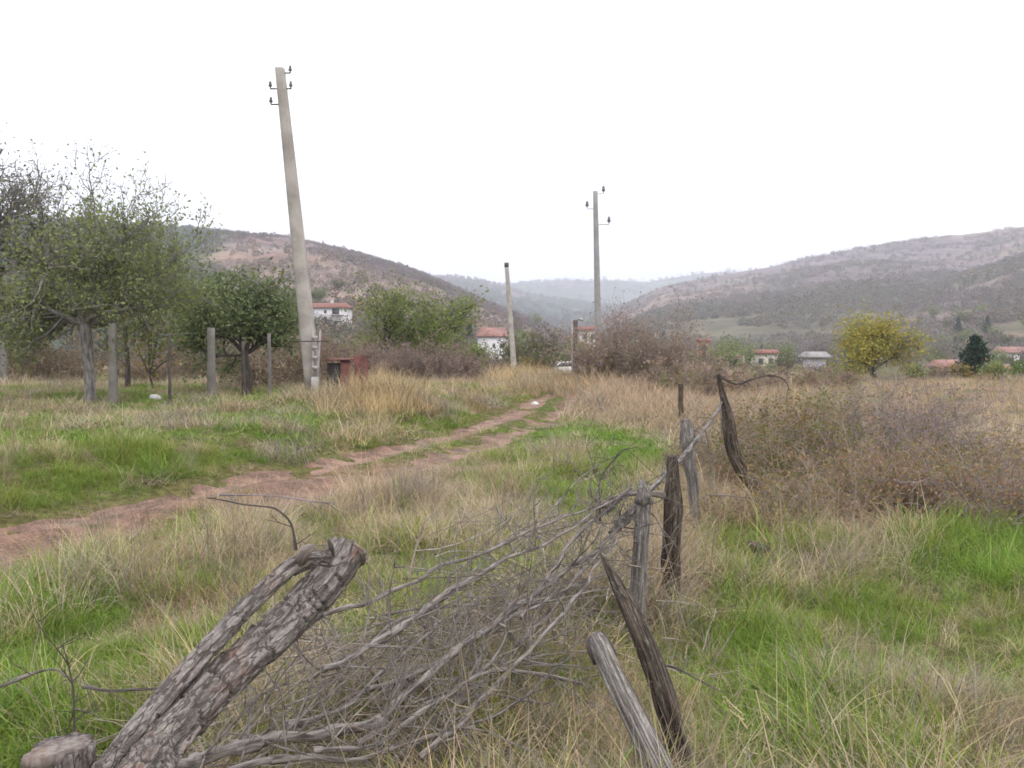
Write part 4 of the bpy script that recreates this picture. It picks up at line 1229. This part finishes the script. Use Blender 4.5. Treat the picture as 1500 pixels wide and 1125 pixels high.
def bracket(parent, p, q_):
    mb = MB(); p, q_ = np.array(p, float), np.array(q_, float)
    c = np.array([q_[0], q_[1], p[2]])
    tube(mb, np.array([p, (p + c) / 2, c, (c + q_) / 2, q_]), .016, 6)
    return mb.build('bracket', M_iron, parent)

# 1: the near leaning pole with its slotted footing
b = ground_at(464, 584); Y = b[1]
root = empty('power_pole', b, 'tall concrete power pole leaning left beside the dry golden grass', 'power pole')
def loc(px, py, dy=0): return at(px, py, Y + dy) - b
P0, P1 = loc(458, 572), loc(410, 100)
mb = MB(); square_pole(mb, P0 + [0, .12, -.0], P1 + [0, .0, 0], .325, .185, 14, .3); pole = mb.build('pole', M_conc, root)
f0, f1 = loc(464, 590), loc(466, 484)
wd = 12.5 * Y / F
mb = MB()
for s in (-1, 1):
    square_pole(mb, f0 + [s * wd * .28, -.14, .50], f1 + [s * wd * .40, -.14, 0], wd * .22, wd * .20, 4)
square_pole(mb, f0 + [0, -.14, -.3], f0 + [0, -.14, .56], wd * .75, wd * .82, 4)
for k in range(7):
    z = .72 + k * .21
    if z < (f1 - f0)[2]: box(mb, (f0[0] - wd * .3, f0[1] - .19, f0[2] + z), (f0[0] + wd * .32, f0[1] - .09, f0[2] + z + .07))
mb.build('footing_post', M_conc_white, root)
mb = MB(); tube(mb, np.array([loc(466, 500) + [-.55, -.22, 0], loc(466, 500) + [.16, -.22, 0], loc(466, 500) + [.16, .4, 0], loc(466, 500) + [-.55, .4, 0], loc(466, 500) + [-.55, -.22, 0]]), .012, 4); mb.build('wire_binding', M_iron, root)
for px_, py_, s in ((416, 107, 1), (417, 130, 1), (405, 130, -1), (406, 153, -1)):
    a = loc(px_ if s > 0 else px_, py_); e = a + [s * .13, 0, .02]; bracket(root, a - [s * .06, 0, 0], e); insulator(root, e, .62)

# 2: the upright pole with three insulators on brackets
Y = 49; x = (878 - 750) / F * Y
b = np.array([x, Y, H(x, Y)])
root = empty('power_pole', b, 'upright concrete power pole with three insulators on long brackets', 'power pole')
P1 = at(872, 280, Y) - b
mb = MB(); square_pole(mb, [0, 0, -.3], P1, .36, .22, 12, .3); mb.build('pole', M_conc_grey, root)
for px0, px1, py0 in ((874, 884, 284), (871, 860, 306), (875, 892, 329)):
    a, e = at(px0, py0, Y) - b, at(px1, py0 - 3, Y) - b
    bracket(root, a, e); insulator(root, e - [0, 0, .02], 1.45)

# 3: plain far pole
Y = 74; x = (755 - 750) / F * Y; b = np.array([x, Y, H(x, Y)])
root = empty('power_pole', b, 'plain far power pole leaning left with no insulators, beyond the track', 'power pole')
mb = MB(); square_pole(mb, [0, 0, -.4], at(742, 388, Y) - b, .46, .30, 12, .3); mb.build('pole', M_conc, root)
mb = MB(); square_pole(mb, at(742, 389, Y) - b + [0, 0, -.12], at(742, 385, Y) - b, .34, .34, 2, .3); mb.build('pole_cap', M_iron, root)

# dark thin post with a lamp, and the thin pale pipe beside it
Y = 47; x = (843 - 750) / F * Y; b = np.array([x, Y, H(x, Y)])
root = empty('lamp_post', b, 'dark wooden post with a small lamp head left of the upright pole', 'lamp post')
mb = MB(); top = at(843, 469, Y) - b
tube(mb, np.array([[0, 0, -.2], top * .5, top]), [.13, .12, .11], 8); mb.build('post', M_bark_dark, root)
mb = MB(); tube(mb, np.array([top - [0, 0, .08], top + [.12, 0, .02], top + [.22, 0, .02]]), .02, 6); mb.build('lamp_arm', M_iron, root)
mb = MB(); tube(mb, np.array([top + [.16, 0, .06], top + [.26, 0, .04], top + [.40, 0, .0]]), [.04, .08, .06], 8); mb.build('lamp_head', M_conc_white, root)
Y = 52; x = (838 - 750) / F * Y; b = np.array([x, Y, H(x, Y)])
mb = MB(); tube(mb, np.array([[0, 0, -.2], [0, 0, 1.5], at(838, 470, Y) - b]), [.05, .045, .04], 8); o = mb.build('pipe_post', M_conc_white); o.location = b
tag(o, 'thin pale pipe post standing just left of the dark lamp post', 'post')
# dark and pale thin posts in the valley fields
for px, py0, py1, Y, r, mt, lab in ((1031, 497, 535, 66, .17, M_bark_dark, 'dark thin post standing in front of the orange brick house'), (1089, 521, 542, 58, .06, M_conc_white, 'thin pale stake in the field left of the yellow bush'),):
    x = (px - 750) / F * Y; b = np.array([x, Y, H(x, Y)])
    mb = MB(); t_ = at(px, py0, Y) - b; tube(mb, np.array([[0, 0, -.2], t_ * .5 + [.03, 0, 0], t_]), [r, r * .9, r * .7], 8); o = mb.build('field_post', mt); o.location = b
    tag(o, lab, 'post')

# ------------------------------------------------------------------ orchard fence posts
for px, py0, py1, w, mt, lab, nm in [
    (166, 474, 597, 11, M_fence_conc, 'tall concrete fence post beside the old apple trunk', 'fence_post'),
    (310, 480, 586, 11, M_fence_conc, 'broad concrete fence post right of the orange shrub', 'fence_post'),
    (6, 468, 566, 8, M_fence_conc, 'concrete fence post at the left edge under the trees', 'fence_post'),
    (395, 488, 582, 5, M_fence_conc, 'thin concrete fence post left of the leaning pole', 'fence_post'),
    (249, 486, 596, 4, M_bark_dark, 'thin dark wooden stake between two concrete fence posts', 'fence_post'),
    (357, 500, 584, 5, M_bark_dark, 'dark wooden stake under the round dense tree', 'fence_post')]:
    b = ground_at(px, py1); Y = b[1]; wm = w * Y / F
    mb = MB(); t_ = at(px - 1, py0, Y) - b
    square_pole(mb, [0, 0, -.2], t_, wm, wm * .85, 8, .25)
    o = mb.build(nm, mt); o.location = b; tag(o, lab, 'fence post', 'posts of the orchard fence')

# rusty shelter behind the golden grass
b = ground_at(507, 583); Y = b[1]; sc = Y / F
root = empty('rusty_shelter', b, 'low rusty red sheet metal shelter with a dark opening behind the golden grass', 'shelter')
def ribbed(x0, x1, y, z0, z1, n=10):
    xs = np.linspace(x0, x1, n * 2 + 1); off = np.where(np.arange(n * 2 + 1) % 2, .025, 0)
    v = np.r_[np.c_[xs, y + off, np.full(len(xs), z0)], np.c_[xs, y + off, np.full(len(xs), z1)], np.c_[xs, y + off + .012, np.full(len(xs), z0)], np.c_[xs, y + off + .012, np.full(len(xs), z1)]]
    m = len(xs); k = np.arange(m - 1)
    q = np.r_[np.stack([k, k+1, m+k+1, m+k], 1), np.stack([2*m+k, 3*m+k, 3*m+k+1, 2*m+k+1], 1), np.stack([m+k, m+k+1, 3*m+k+1, 3*m+k], 1)]
    return MB().add(v, q)
ribbed(-8*sc, 6*sc, 0, -.1, .80, 5).build('front_panel', M_rust, root)
ribbed(9*sc, 30*sc, .25, -.1, .90, 7).build('side_panel', M_rust, root)
box(MB(), (-28*sc, .05, -.1), (-9*sc, .10, .74)).build('opening', M_dark_in, root)  # dark sheet standing in for the shade within the open front
box(MB(), (-30*sc, -.05, .80), (8*sc, .9, .83)).build('roof_sheet', M_rust, root)

# ------------------------------------------------------------------ the old fence of rough posts
def rough(seed, amp=.16, twist=3.0):
    def f(s, a, r):
        c, s_ = np.cos(a), np.sin(a)
        n1 = vnoise(c * 1.6 + 7, s_ * 1.6, s * 3.0, seed) - .5
        n2 = vnoise(c * 7 + 3, s_ * 7, s * 6.0, seed + 3) - .5
        n3 = vnoise(c * 16 + 3, s_ * 16, s * 9.0, seed + 5) - .5
        return r * (n1 * 1.3 + n2 * .55 + n3 * .32) * amp * 2
    return f

def smooth_path(P, n):
    P = np.asarray(P, float); k = np.linspace(0, 1, len(P)); t = np.linspace(0, 1, n)
    out = np.zeros((n, P.shape[1]))
    # Catmull-Rom
    for i_, tt in enumerate(t):
        x = tt * (len(P) - 1); i = min(int(x), len(P) - 2); f = x - i
        p0, p1, p2, p3 = P[max(i-1, 0)], P[i], P[i+1], P[min(i+2, len(P)-1)]
        out[i_] = .5 * ((2*p1) + (-p0+p2)*f + (2*p0-5*p1+4*p2-p3)*f*f + (-p0+3*p1-3*p2+p3)*f**3)
    return out

def rough_post(pix, label, mat, seed, Ytop=None, group='old wooden posts of the broken fence', sharpen=False, amp=.2, squash=.85, name='fence_post', Y=None, extra=None):
    """pix: (px, py, width px) from foot to top"""
    b = ground_at(pix[0][0], pix[0][1])
    if Y is not None:
        q = at(pix[0][0], pix[0][1], Y); b = q
    Y0 = b[1]; Y1 = Ytop or Y0
    n = len(pix)
    P = np.array([at(px, py, Y0 + (Y1 - Y0) * k / (n - 1)) for k, (px, py, w) in enumerate(pix)]) - b
    rad = np.array([w / 2 * (Y0 + (Y1 - Y0) * k / (n - 1)) / F for k, (px, py, w) in enumerate(pix)])
    d0 = unit(P[0] - P[1]); P = np.r_[[P[0] + d0 * .18], P]; rad = np.r_[[rad[0]], rad]
    Q = smooth_path(np.c_[P, rad], 60)
    mb = MB(); tube(mb, Q[:, :3], Q[:, 3], 24, None, disp=rough(seed, amp), squash=squash)
    root = empty(name, b, label, 'fence post', group) if extra else None
    if root is None:
        o = mb.build(name, mat, smooth=True); o.location = b
        tag(o, label, 'fence post', group); return o
    mb.build('shaft', mat, root, smooth=True)
    extra(root, b)
    return root

def cap_block(root, b):
    # a loose pointed slab of wood sitting on the post's top
    Y = b[1]; c = at(943, 722, Y) - b; s = Y / F
    mb = MB(); tube(mb, np.array([c + [.0, 0, -15*s], c + [0, 0, -4*s], c + [-2*s, 0, 8*s], c + [-3*s, 0, 20*s]]), np.array([15.5, 13, 9, 3]) * s, 16, None, disp=rough(77, .5), squash=.62)
    mb.build('split_top', M_post, root, smooth=True)
rough_post([(930, 935, 27), (936, 850, 28), (940, 790, 27), (943, 738, 24)], 'pale grey fence post with a split pointed top, left of the thick brown post', M_post, 1, extra=cap_block)
rough_post([(984, 893, 27), (983, 830, 30), (985, 760, 32), (986, 715, 28), (985, 668, 18)], 'thick dark brown fence post with deep grooves in the fence middle', M_post_brown, 2, amp=.28)
rough_post([(1020, 782, 17), (1017, 735, 17), (1014, 700, 20), (1009, 678, 22), (1008, 645, 22), (1004, 614, 13)], 'knotted grey fence post just behind the thick brown post', M_post, 3, amp=.34)
rough_post([(1132, 741, 24), (1105, 712, 23), (1082, 680, 22), (1072, 650, 23), (1067, 610, 18), (1058, 575, 11), (1052, 548, 7)], 'curved grey brown fence post bending down to the right', M_post_brown, 4, amp=.2)
rough_post([(1066, 668, 18), (1064, 630, 17), (1062, 590, 15)], 'straight pale stake bound to the curved fence post', M_post, 14, amp=.2)
rough_post([(1125, 645, 13), (1120, 615, 15), (1117, 598, 12)], 'short brown fence post right of the curved one', M_post_brown, 5)
rough_post([(1002, 630, 10), (998, 600, 9), (997, 562, 8)], 'slim dark fence post furthest along the fence', M_post_brown, 6)
rough_post([(1140, 822, 26), (1120, 810, 24), (1098, 796, 12)], 'short black rotten post end sticking out of the grass', M_bark_dark, 7, Ytop=ground_at(1098, 800)[1] - .5, amp=.25)
rough_post([(1052, 765, 15), (1040, 752, 15), (1028, 738, 10)], 'short dark stub right of the knotted grey post', M_bark_dark, 8)
# two leaning rails nearest the lens
rough_post([(1010, 1160, 62), (968, 1010, 54), (930, 910, 46), (902, 852, 24), (880, 812, 6)], 'long brown splintered post leaning left at the front of the fence', M_post_brown, 9, Ytop=3.75, amp=.26, squash=.6, Y=3.35)
def charred_end(root, b):
    P = np.array([at(889, 966, 3.42), at(880, 947, 3.44), at(873, 931, 3.455)]) - b
    mb = MB(); tube(mb, P, np.array([17.5, 18.5, 15]) * 3.45 / F, 20, None, disp=rough(91, .22), squash=.78)
    mb.build('blackened_end', M_bark_dark, root, smooth=True)
rough_post([(985, 1165, 42), (940, 1070, 40), (905, 1000, 37), (882, 950, 33), (874, 936, 27)], 'short bleached post with a blackened end leaning left at the front', M_post, 10, Ytop=3.45, amp=.26, squash=.7, Y=3.1, extra=charred_end)
# cut stump at the lower left
def stump():
    Y = 2.05; s = Y / F; c = at(86, 1094, Y); b = np.array([c[0], Y, H(c[0], Y)])
    root = empty('cut_post', b, 'cut grey post top with a cracked end at the lower left corner', 'fence post')
    hh = c[2] - b[2]
    n = 70; z = np.linspace(-.15, hh, n)
    def dsp(sv, a, r):
        d = rough(33, .22)(sv, a, r)
        return d - r * .55 * np.exp(-((np.angle(np.exp(1j * (a + 1.75))) / .10)**2)) * sstep(.45, .75, sv)
    mb = MB(); tube(mb, np.c_[np.zeros(n), np.zeros(n), z], np.full(n, 46 * s), 48, None, disp=dsp)
    V = mb.v[0]
    w = sstep(hh - .12, hh, V[:, 2]); V[:, 2] += w * (V[:, 0] * .10 - .10 * np.exp(-((V[:, 0] + .02) / .05)**2) * (V[:, 1] < 0) * .3)
    mb.build('shaft', M_log, root, smooth=True)
    mb = MB(); tube(mb, np.array([[0, 0, hh - .02], [0, 0, hh + .002]]), [41 * s, 38 * s], 24, None, disp=rough(35, .2))
    V = mb.v[0]; V[:, 2] += V[:, 0] * .10
    mb.build('cut_face', M_cut, root)
stump()

# ------------------------------------------------------------------ leaning forked log in the foreground
def bark_disp(seed, cracks, amp):
    g = np.random.default_rng(seed)
    cr = [(g.uniform(0, cracks[1]), g.uniform(0, 6.283), g.uniform(.5, 1.7), g.uniform(-.2, .2)) for _ in range(cracks[0])]
    def f(s, a, r):
        c, s_ = np.cos(a), np.sin(a)
        plate = vnoise(c * 2.2 + 9, s_ * 2.2, s * 9, seed)
        pl = sstep(.40, .50, plate + (vnoise(c * 9, s_ * 9, s * 40, seed + 2) - .5) * .25)
        d = amp * (.9 * pl - .4) + amp * .9 * (vnoise(c * 12, s_ * 12, s * 30, seed + 4) - .5) + amp * 1.4 * (vnoise(c * 1.5, s_ * 1.5, s * 4, seed + 6) - .5) + amp * .6 * (vnoise(c * 24, s_ * 24, s * 16, seed + 8) - .5)
        for s0, a0, wd_, tl in cr:
            da = np.angle(np.exp(1j * (a - a0)))
            ss = s - s0 - tl * .03 * da - .012 * (vnoise(a * 3, s0, 0, seed + 11) - .5)
            d = d - amp * 1.6 * np.exp(-(ss / .006)**2) * np.exp(-(da / wd_)**4)
        return d
    return f

def log():
    P = np.array([at(150, 1330, 1.45), at(128, 1235, 1.75), at(235, 1098, 2.2), at(333, 992, 2.55), at(420, 912, 2.82), at(472, 858, 2.96), at(508, 808, 3.08)])
    gz = H(P[0][0] - .4, .6)
    P = np.r_[[[P[1][0] - .55, .62, gz - .02]], P[1:]]
    b = np.array([P[0][0], P[0][1], gz])
    root = empty('fallen_log', b, 'thick grey forked log leaning up across the lower left foreground', 'log')
    rad = np.array([.046, .047, .048, .053, .056, .057, .062])
    Q = smooth_path(np.c_[P - b, rad], 420)
    mb = MB(); tube(mb, Q[:, :3], Q[:, 3], 72, None, disp=bark_disp(5, (60, 3.0), .0085))
    # the sawn end is cut aslant
    mb.build('trunk', M_log, root, smooth=True)
    e = Q[-1, :3]; d = unit(Q[-1, :3] - Q[-6, :3])
    mb = MB(); tube(mb, np.array([e - d * .004, e + d * .010, e + d * .013]), [.054, .050, .03], 28, None, disp=rough(41, .40)); mb.build('sawn_end', M_cut, root)
    P2 = np.array([at(80, 1235, 1.72), at(165, 1117, 2.10), at(227, 1037, 2.30), at(290, 967, 2.48), at(372, 880, 2.74), at(432, 828, 2.90), at(480, 818, 2.99)])
    r2 = np.array([.027, .027, .027, .027, .026, .027, .027])
    Q2 = smooth_path(np.c_[P2 - b, r2], 300)
    mb = MB(); tube(mb, Q2[:, :3], Q2[:, 3], 56, None, disp=bark_disp(8, (44, 2.2), .0052)); lb = mb.build('side_limb', M_log, root, smooth=True)
    lb['label'] = 'thinner peeling limb joined to the log near its top'
    mb = MB(); k = at(448, 806, 2.90) - b
    tube(mb, np.array([k + [-.015, 0, -.03], k + [.0, -.01, .0], k + [.03, -.015, .015]]), [.024, .020, .009], 14, None, disp=rough(43, .2)); mb.build('knot', M_cut, root, smooth=True)
    k = at(487, 800, 2.99) - b
    mb = MB(); tube(mb, np.array([k + [0, 0, -.04], k + [-.005, 0, .0], k + [-.01, -.01, .022]]), [.012, .009, .005], 10, None, disp=rough(45, .2)); mb.build('branch_stub', M_bark_dark, root, smooth=True)
log()

# ------------------------------------------------------------------ fallen branches along the fence
def branch(pix, label, seed, r0, r1, twigs=8, mat=M_branch, group='dead branches lying along the fence', tl=(.12, .45), name='fallen_branch', cat='branch'):
    """pix: (px, py, distance)"""
    g = np.random.default_rng(seed)
    if cat == 'branch' and twigs > 4: r0, r1, twigs = r0 * 1.0, r1 * .85, int(twigs * 2.0)
    P = np.array([at(*p) for p in pix]); b = P[0].copy()
    n = 16 * len(pix)
    Q = smooth_path(P - b, n)
    L = np.linalg.norm(np.diff(Q, axis=0), axis=1).sum()
    t = np.linspace(0, 1, n)
    jit = np.stack([vnoise(t * L * 7, seed + k * 3.1, 0, seed) - .5 for k in range(3)], 1)
    Q = Q + jit * (.010 if seed == 302 else .026)
    rad = r0 + (r1 - r0) * t
    mb = MB(); tube(mb, Q, rad, 10, None, disp=lambda s, a, r: r * ((vnoise(np.cos(a) * 2, np.sin(a) * 2, s * 18, seed) - .5) * .7 + .45 * (vnoise(s * 11, 0 * a, 0, seed + 5) > .78)))
    T = np.gradient(Q, axis=0)
    def twig(mb, p, d, l, r, lev):
        pts = [p]; 
        for k in range(6):
            d = unit(d + g.normal(0, .09, 3)); pts.append(pts[-1] + d * l / 6)
        pts = np.array(pts); tube(mb, pts, np.linspace(r, r * .35, 7), 5 if lev == 0 else 4, None, cap=False)
        if lev < 2:
            for k in range(g.integers(1, 4)):
                i = g.integers(1, 6); twig(mb, pts[i], unit(d + g.normal(0, .75, 3)), l * g.uniform(.25, .55), r * .6, lev + 1)
    for k in range(twigs):
        i = g.integers(4, n - 3)
        d = unit(unit(T[i]) * g.uniform(.2, .9) + unit(g.normal(0, 1, 3) + [0, 0, .25]) * .8)
        twig(mb, Q[i], d, g.uniform(*tl), min(max(rad[i] * .45, .0022), .0055), 0)
    o = mb.build(name, mat, smooth=True); o.location = b
    tag(o, label, cat, group); return o

branch([(250, 1125, 2.7), (340, 1098, 2.9), (430, 1082, 3.05), (540, 1064, 3.3), (612, 1004, 3.6), (690, 936, 3.95), (760, 884, 4.3), (812, 850, 4.6), (868, 812, 4.95), (908, 772, 5.2), (935, 745, 5.35)], 'longest dead branch, running from the log base up to the split topped post', 301, .019, .010, 22)
branch([(895, 782, 5.25), (932, 740, 5.45), (985, 684, 6.3), (1012, 655, 7.3), (1045, 612, 8.5), (1058, 588, 9.1)], 'straight dead branch resting across the tops of the fence posts', 302, .018, .012, 9, M_post)
branch([(395, 935, 3.5), (480, 902, 3.75), (560, 872, 4.0), (650, 830, 4.3), (730, 798, 4.6), (800, 770, 4.85), (850, 748, 5.1), (905, 728, 5.3)], 'slender dead branch above the longest one, crossing the straw grass', 303, .010, .006, 14)
branch([(985, 728, 5.6), (920, 724, 5.4), (893, 742, 5.3), (860, 766, 5.1), (826, 808, 4.8), (800, 850, 4.5), (760, 905, 4.2)], 'crooked dark branch hooked behind the thick brown post', 304, .014, .008, 10)
branch([(420, 1062, 3.2), (500, 1032, 3.4), (590, 962, 3.8), (636, 918, 4.05), (644, 880, 4.2), (662, 842, 4.3)], 'pale curved branch bending upward in the middle of the brushwood', 305, .010, .004, 10)
branch([(560, 1135, 3.2), (640, 1078, 3.35), (736, 1046, 3.5), (795, 1000, 3.7), (845, 955, 3.9)], 'thin pale branch in front of the bleached leaning post', 306, .009, .005, 8, M_post)
branch([(330, 1125, 2.8), (430, 1112, 2.95), (520, 1110, 3.05), (600, 1082, 3.2), (690, 1062, 3.35)], 'low branch along the bottom edge right of the log', 307, .011, .006, 9)
branch([(495, 1030, 3.6), (560, 1010, 3.7), (650, 998, 3.85), (700, 970, 4.0), (790, 960, 4.2), (860, 955, 4.3)], 'nearly level grey branch amid the brushwood', 308, .007, .004, 10)
branch([(560, 905, 4.0), (640, 890, 4.1), (720, 885, 4.25), (800, 880, 4.4), (880, 862, 4.6)], 'thin level branch above the middle of the brushwood', 309, .006, .003, 9)
branch([(640, 1060, 3.5), (690, 1000, 3.7), (735, 945, 3.95), (742, 900, 4.2)], 'short forked branch rising from the brushwood centre', 310, .007, .003, 6)
branch([(604, 848, 4.1), (608, 800, 4.15), (618, 768, 4.15), (634, 752, 4.2)], 'reddish upright twig standing alone in the straw grass', 311, .005, .003, 3, M_twig)
branch([(660, 840, 4.6), (730, 795, 4.8), (775, 768, 5.0), (815, 755, 5.2)], 'short thin branch left of the slender dead branch', 315, .005, .003, 6)
branch([(700, 1010, 3.9), (780, 920, 4.3), (860, 830, 4.8), (900, 790, 5.1)], 'dark slanting branch just left of the split topped post', 316, .010, .006, 12)
branch([(455, 1000, 3.5), (560, 925, 3.8), (640, 880, 4.1), (705, 828, 4.4)], 'thin slanting branch behind the top of the log', 317, .007, .004, 9)
branch([(520, 1090, 3.2), (610, 1040, 3.5), (700, 1020, 3.7), (820, 1030, 3.8)], 'knobbly branch low in front of the brushwood', 318, .009, .005, 8)
branch([(428, 808, 3.05), (424, 772, 3.05), (412, 754, 3.05), (398, 741, 3.06), (345, 737, 3.1), (298, 733, 3.15)], 'dark bent twig arching left above the log', 312, .0042, .0018, 2, M_bark_dark, tl=(.05, .12))
branch([(318, 727, 3.2), (390, 724, 3.2), (440, 727, 3.2), (490, 738, 3.25)], 'thin level twig touching the dark bent twig', 319, .0025, .0015, 3, M_twig_grey, tl=(.05, .12))
branch([(470, 985, 3.4), (570, 930, 3.7), (660, 868, 4.1), (760, 812, 4.6), (830, 778, 4.9), (880, 742, 5.1), (925, 715, 5.4)], 'long dark branch lying just above the longest one', 330, .012, .006, 14)
branch([(540, 1010, 3.5), (640, 968, 3.8), (730, 918, 4.1), (820, 870, 4.5), (895, 838, 4.9)], 'dark branch lying just below the longest one, ending at the brown splintered post', 331, .011, .006, 12)
branch([(620, 1110, 3.1), (700, 1030, 3.4), (770, 960, 3.8), (838, 880, 4.3), (880, 826, 4.7), (905, 790, 5.0)], 'steep dark branch rising beside the brown splintered post', 332, .011, .005, 12)
branch([(610, 905, 4.2), (700, 842, 4.6), (760, 800, 4.9), (850, 700, 5.6), (880, 680, 5.8)], 'thin dark branch sticking up above the brushwood behind', 333, .007, .003, 10)
branch([(880, 760, 5.2), (882, 700, 5.3), (905, 662, 5.3), (930, 655, 5.3)], 'bent upright twig with side shoots left of the split topped post', 334, .0055, .0025, 6, M_bark_dark)
branch([(460, 1100, 3.0), (560, 1085, 3.15), (680, 1000, 3.5), (760, 985, 3.7), (850, 1000, 3.8)], 'grey branch curving through the lower brushwood', 335, .010, .005, 12)
branch([(116, 1085, 2.6), (110, 1040, 2.6), (106, 1000, 2.6), (103, 955, 2.62)], 'thin dead stalk standing behind the cut post', 313, .0032, .0012, 5, M_bark_dark, tl=(.06, .2))
branch([(115, 1012, 2.9), (170, 1010, 2.9), (235, 1005, 2.9)], 'short straight twig lying level left of the log', 320, .005, .004, 0, M_post)
branch([(-10, 1008, 3.1), (40, 992, 3.1), (85, 982, 3.1), (100, 990, 3.1)], 'curved twig lying in the grass at the left edge', 321, .005, .003, 3, M_branch)
branch([(1052, 549, 10.4), (1075, 563, 10.4), (1100, 556, 10.3), (1125, 550, 10.3), (1148, 556, 10.2), (1155, 572, 10.2)], 'thin arching twig behind the curved fence post', 314, .012, .006, 5, M_bark_dark)
branch([(955, 970, 3.6), (990, 980, 3.6), (1035, 1003, 3.55), (1060, 1015, 3.5)], 'single bleached twig lying on the green grass right of the leaning posts', 322, .005, .003, 1, M_post)
branch([(1038, 728, 7.6), (1065, 727, 7.6), (1098, 729, 7.7)], 'thin pale stick lying level behind the knotted post', 323, .006, .004, 0, M_cut)
def brushwood():
    g = np.random.default_rng(404); mb = MB()
    A, B = np.array([-1.15, 2.95]), np.array([.70, 5.55])
    ab = unit(np.r_[B - A, 0]); nn = np.array([-ab[1], ab[0], 0])
    for k in range(800):
        t = g.beta(1.1, 1.15); w = g.normal(0, .30)
        xy = A * (1 - t) + B * t + nn[:2] * (w + .05)
        hz = abs(g.normal(0, 1)) * (.17 + .13 * t) * math.exp(-(w / .45)**2) + .02
        a = math.atan2(ab[1], ab[0]) + g.normal(0, .42) + (math.pi / 2 * g.choice([-1, 1]) * .7 if g.uniform() < .18 else 0)
        pit = g.normal(.06, .22)
        d = np.array([math.cos(a) * math.cos(pit), math.sin(a) * math.cos(pit), math.sin(pit)])
        L = g.uniform(.18, .75); r = g.uniform(.0012, .0036) * (2.0 if g.uniform() < .12 else 1)
        p = np.array([xy[0], xy[1], H(xy[0], xy[1]) + hz]) - d * L / 2
        p[2] = max(p[2], H(p[0], p[1]) + .01)
        pale = g.uniform()
        c = np.array([.47, .42, .37]) * pale + np.array([.17, .125, .10]) * (1 - pale)
        def run(p, d, L, r, n):
            pts = [p]
            for q in range(n):
                d = unit(d + g.normal(0, .09, 3)); pts.append(pts[-1] + d * L / n)
            pts = np.array(pts); tube(mb, pts, np.linspace(r, r * .4, n + 1), 4, c, cap=False); return pts, d
        pts, dd = run(p, d, L, r, 5)
        for q in range(g.integers(1, 5)):
            i = g.integers(1, 5); run(pts[i], unit(dd + g.normal(0, .6, 3)), L * g.uniform(.15, .4), r * .6, 3)
    m, nt, b, out = newmat('weathered_twigs')
    a = N(nt, 'ShaderNodeAttribute', attribute_name='col'); tc = N(nt, 'ShaderNodeTexCoord')
    c2 = mixc(nt, 1.0, a.outputs['Color'], mixc(nt, ramp(nt, noise(nt, tc.outputs['Object'], 22, 4, .6), .3, .7), (.6, .57, .55), (1.2, 1.2, 1.2)), 'MULTIPLY')
    nt.links.new(c2, b.inputs['Base Color']); b.inputs['Roughness'].default_value = .9; b.inputs['Specular IOR Level'].default_value = .2
    o = mb.build('dead_brushwood', m); tag(o, 'tangle of thin grey dead twigs lying between the log and the fence posts', 'brushwood', kind='stuff')
brushwood()
p = ground_at(1318, 720)
mb = MB(); box(mb, (-.16, -.05, 0), (.18, .05, .02)); o = mb.build('plank', M_plank); q = at(1318, 689, p[1] + .3); o.location = q; o.rotation_euler = (.2, .05, .2); tag(o, 'pale board caught in the bramble thicket', 'board')

# ------------------------------------------------------------------ haze
def haze():
    m, nt, b, out = newmat('valley_haze')
    nt.nodes.remove(b)
    v = N(nt, 'ShaderNodeVolumePrincipled')
    v.inputs['Color'].default_value = (.88, .90, 1.0, 1); v.inputs['Density'].default_value = HAZE
    v.inputs['Anisotropy'].default_value = .2
    nt.links.new(v.outputs[0], out.inputs['Volume'])
    mb = MB(); box(mb, (-5200, -2400, -16), (5200, 4700, 420))
    o = mb.build('haze', m); tag(o, 'thin pale autumn haze filling the valley', 'haze', kind='stuff')
HAZE = .00044
haze()

# ------------------------------------------------------------------ overcast daylight
SUN_EL, SUN_ROT = 48, 150
w = bpy.data.worlds.new('World'); scene.world = w; w.use_nodes = True
nt = w.node_tree; bg = nt.nodes['Background']
sky = N(nt, 'ShaderNodeTexSky', sky_type='NISHITA'); sky.sun_disc = False
sky.sun_elevation = R(SUN_EL); sky.sun_rotation = R(SUN_ROT); sky.air_density = 1.0; sky.dust_density = 6.0
mul = mixc(nt, 1.0, sky.outputs[0], (.10, .10, .10), 'MULTIPLY')
tc = N(nt, 'ShaderNodeTexCoord')
cl = noise(nt, mapping(nt, tc.outputs['Generated'], (1, 1, 2.5)), 1.6, 4, .5)
cloud = mixc(nt, ramp(nt, cl, .3, .7), (1.32, 1.34, 1.40), (1.55, 1.56, 1.60))
c = mixc(nt, .90, mul, cloud)
nt.links.new(c, bg.inputs['Color']); bg.inputs['Strength'].default_value = 1.0
sd = bpy.data.lights.new('sun', 'SUN'); sd.energy = .8; sd.angle = R(25); sd.color = (1, .96, .9)
so = bpy.data.objects.new('sun', sd); COL.objects.link(so)
az = R(SUN_ROT)
d = Vector((math.sin(az) * math.cos(R(SUN_EL)), math.cos(az) * math.cos(R(SUN_EL)), math.sin(R(SUN_EL))))
so.rotation_euler = (-d).to_track_quat('-Z', 'Y').to_euler(); so.location = (0, 0, 30)

# ------------------------------------------------------------------ render settings
vs = scene.view_settings
vs.view_transform = 'Standard'; vs.look = 'None'; vs.gamma = 1; vs.use_curve_mapping = False; vs.exposure = .45
cy = scene.cycles
cy.max_bounces = 6; cy.diffuse_bounces = 3; cy.transmission_bounces = 4; cy.transparent_max_bounces = 8; cy.volume_bounces = 1
cy.use_denoising = True
cy.filter_width = 1.7
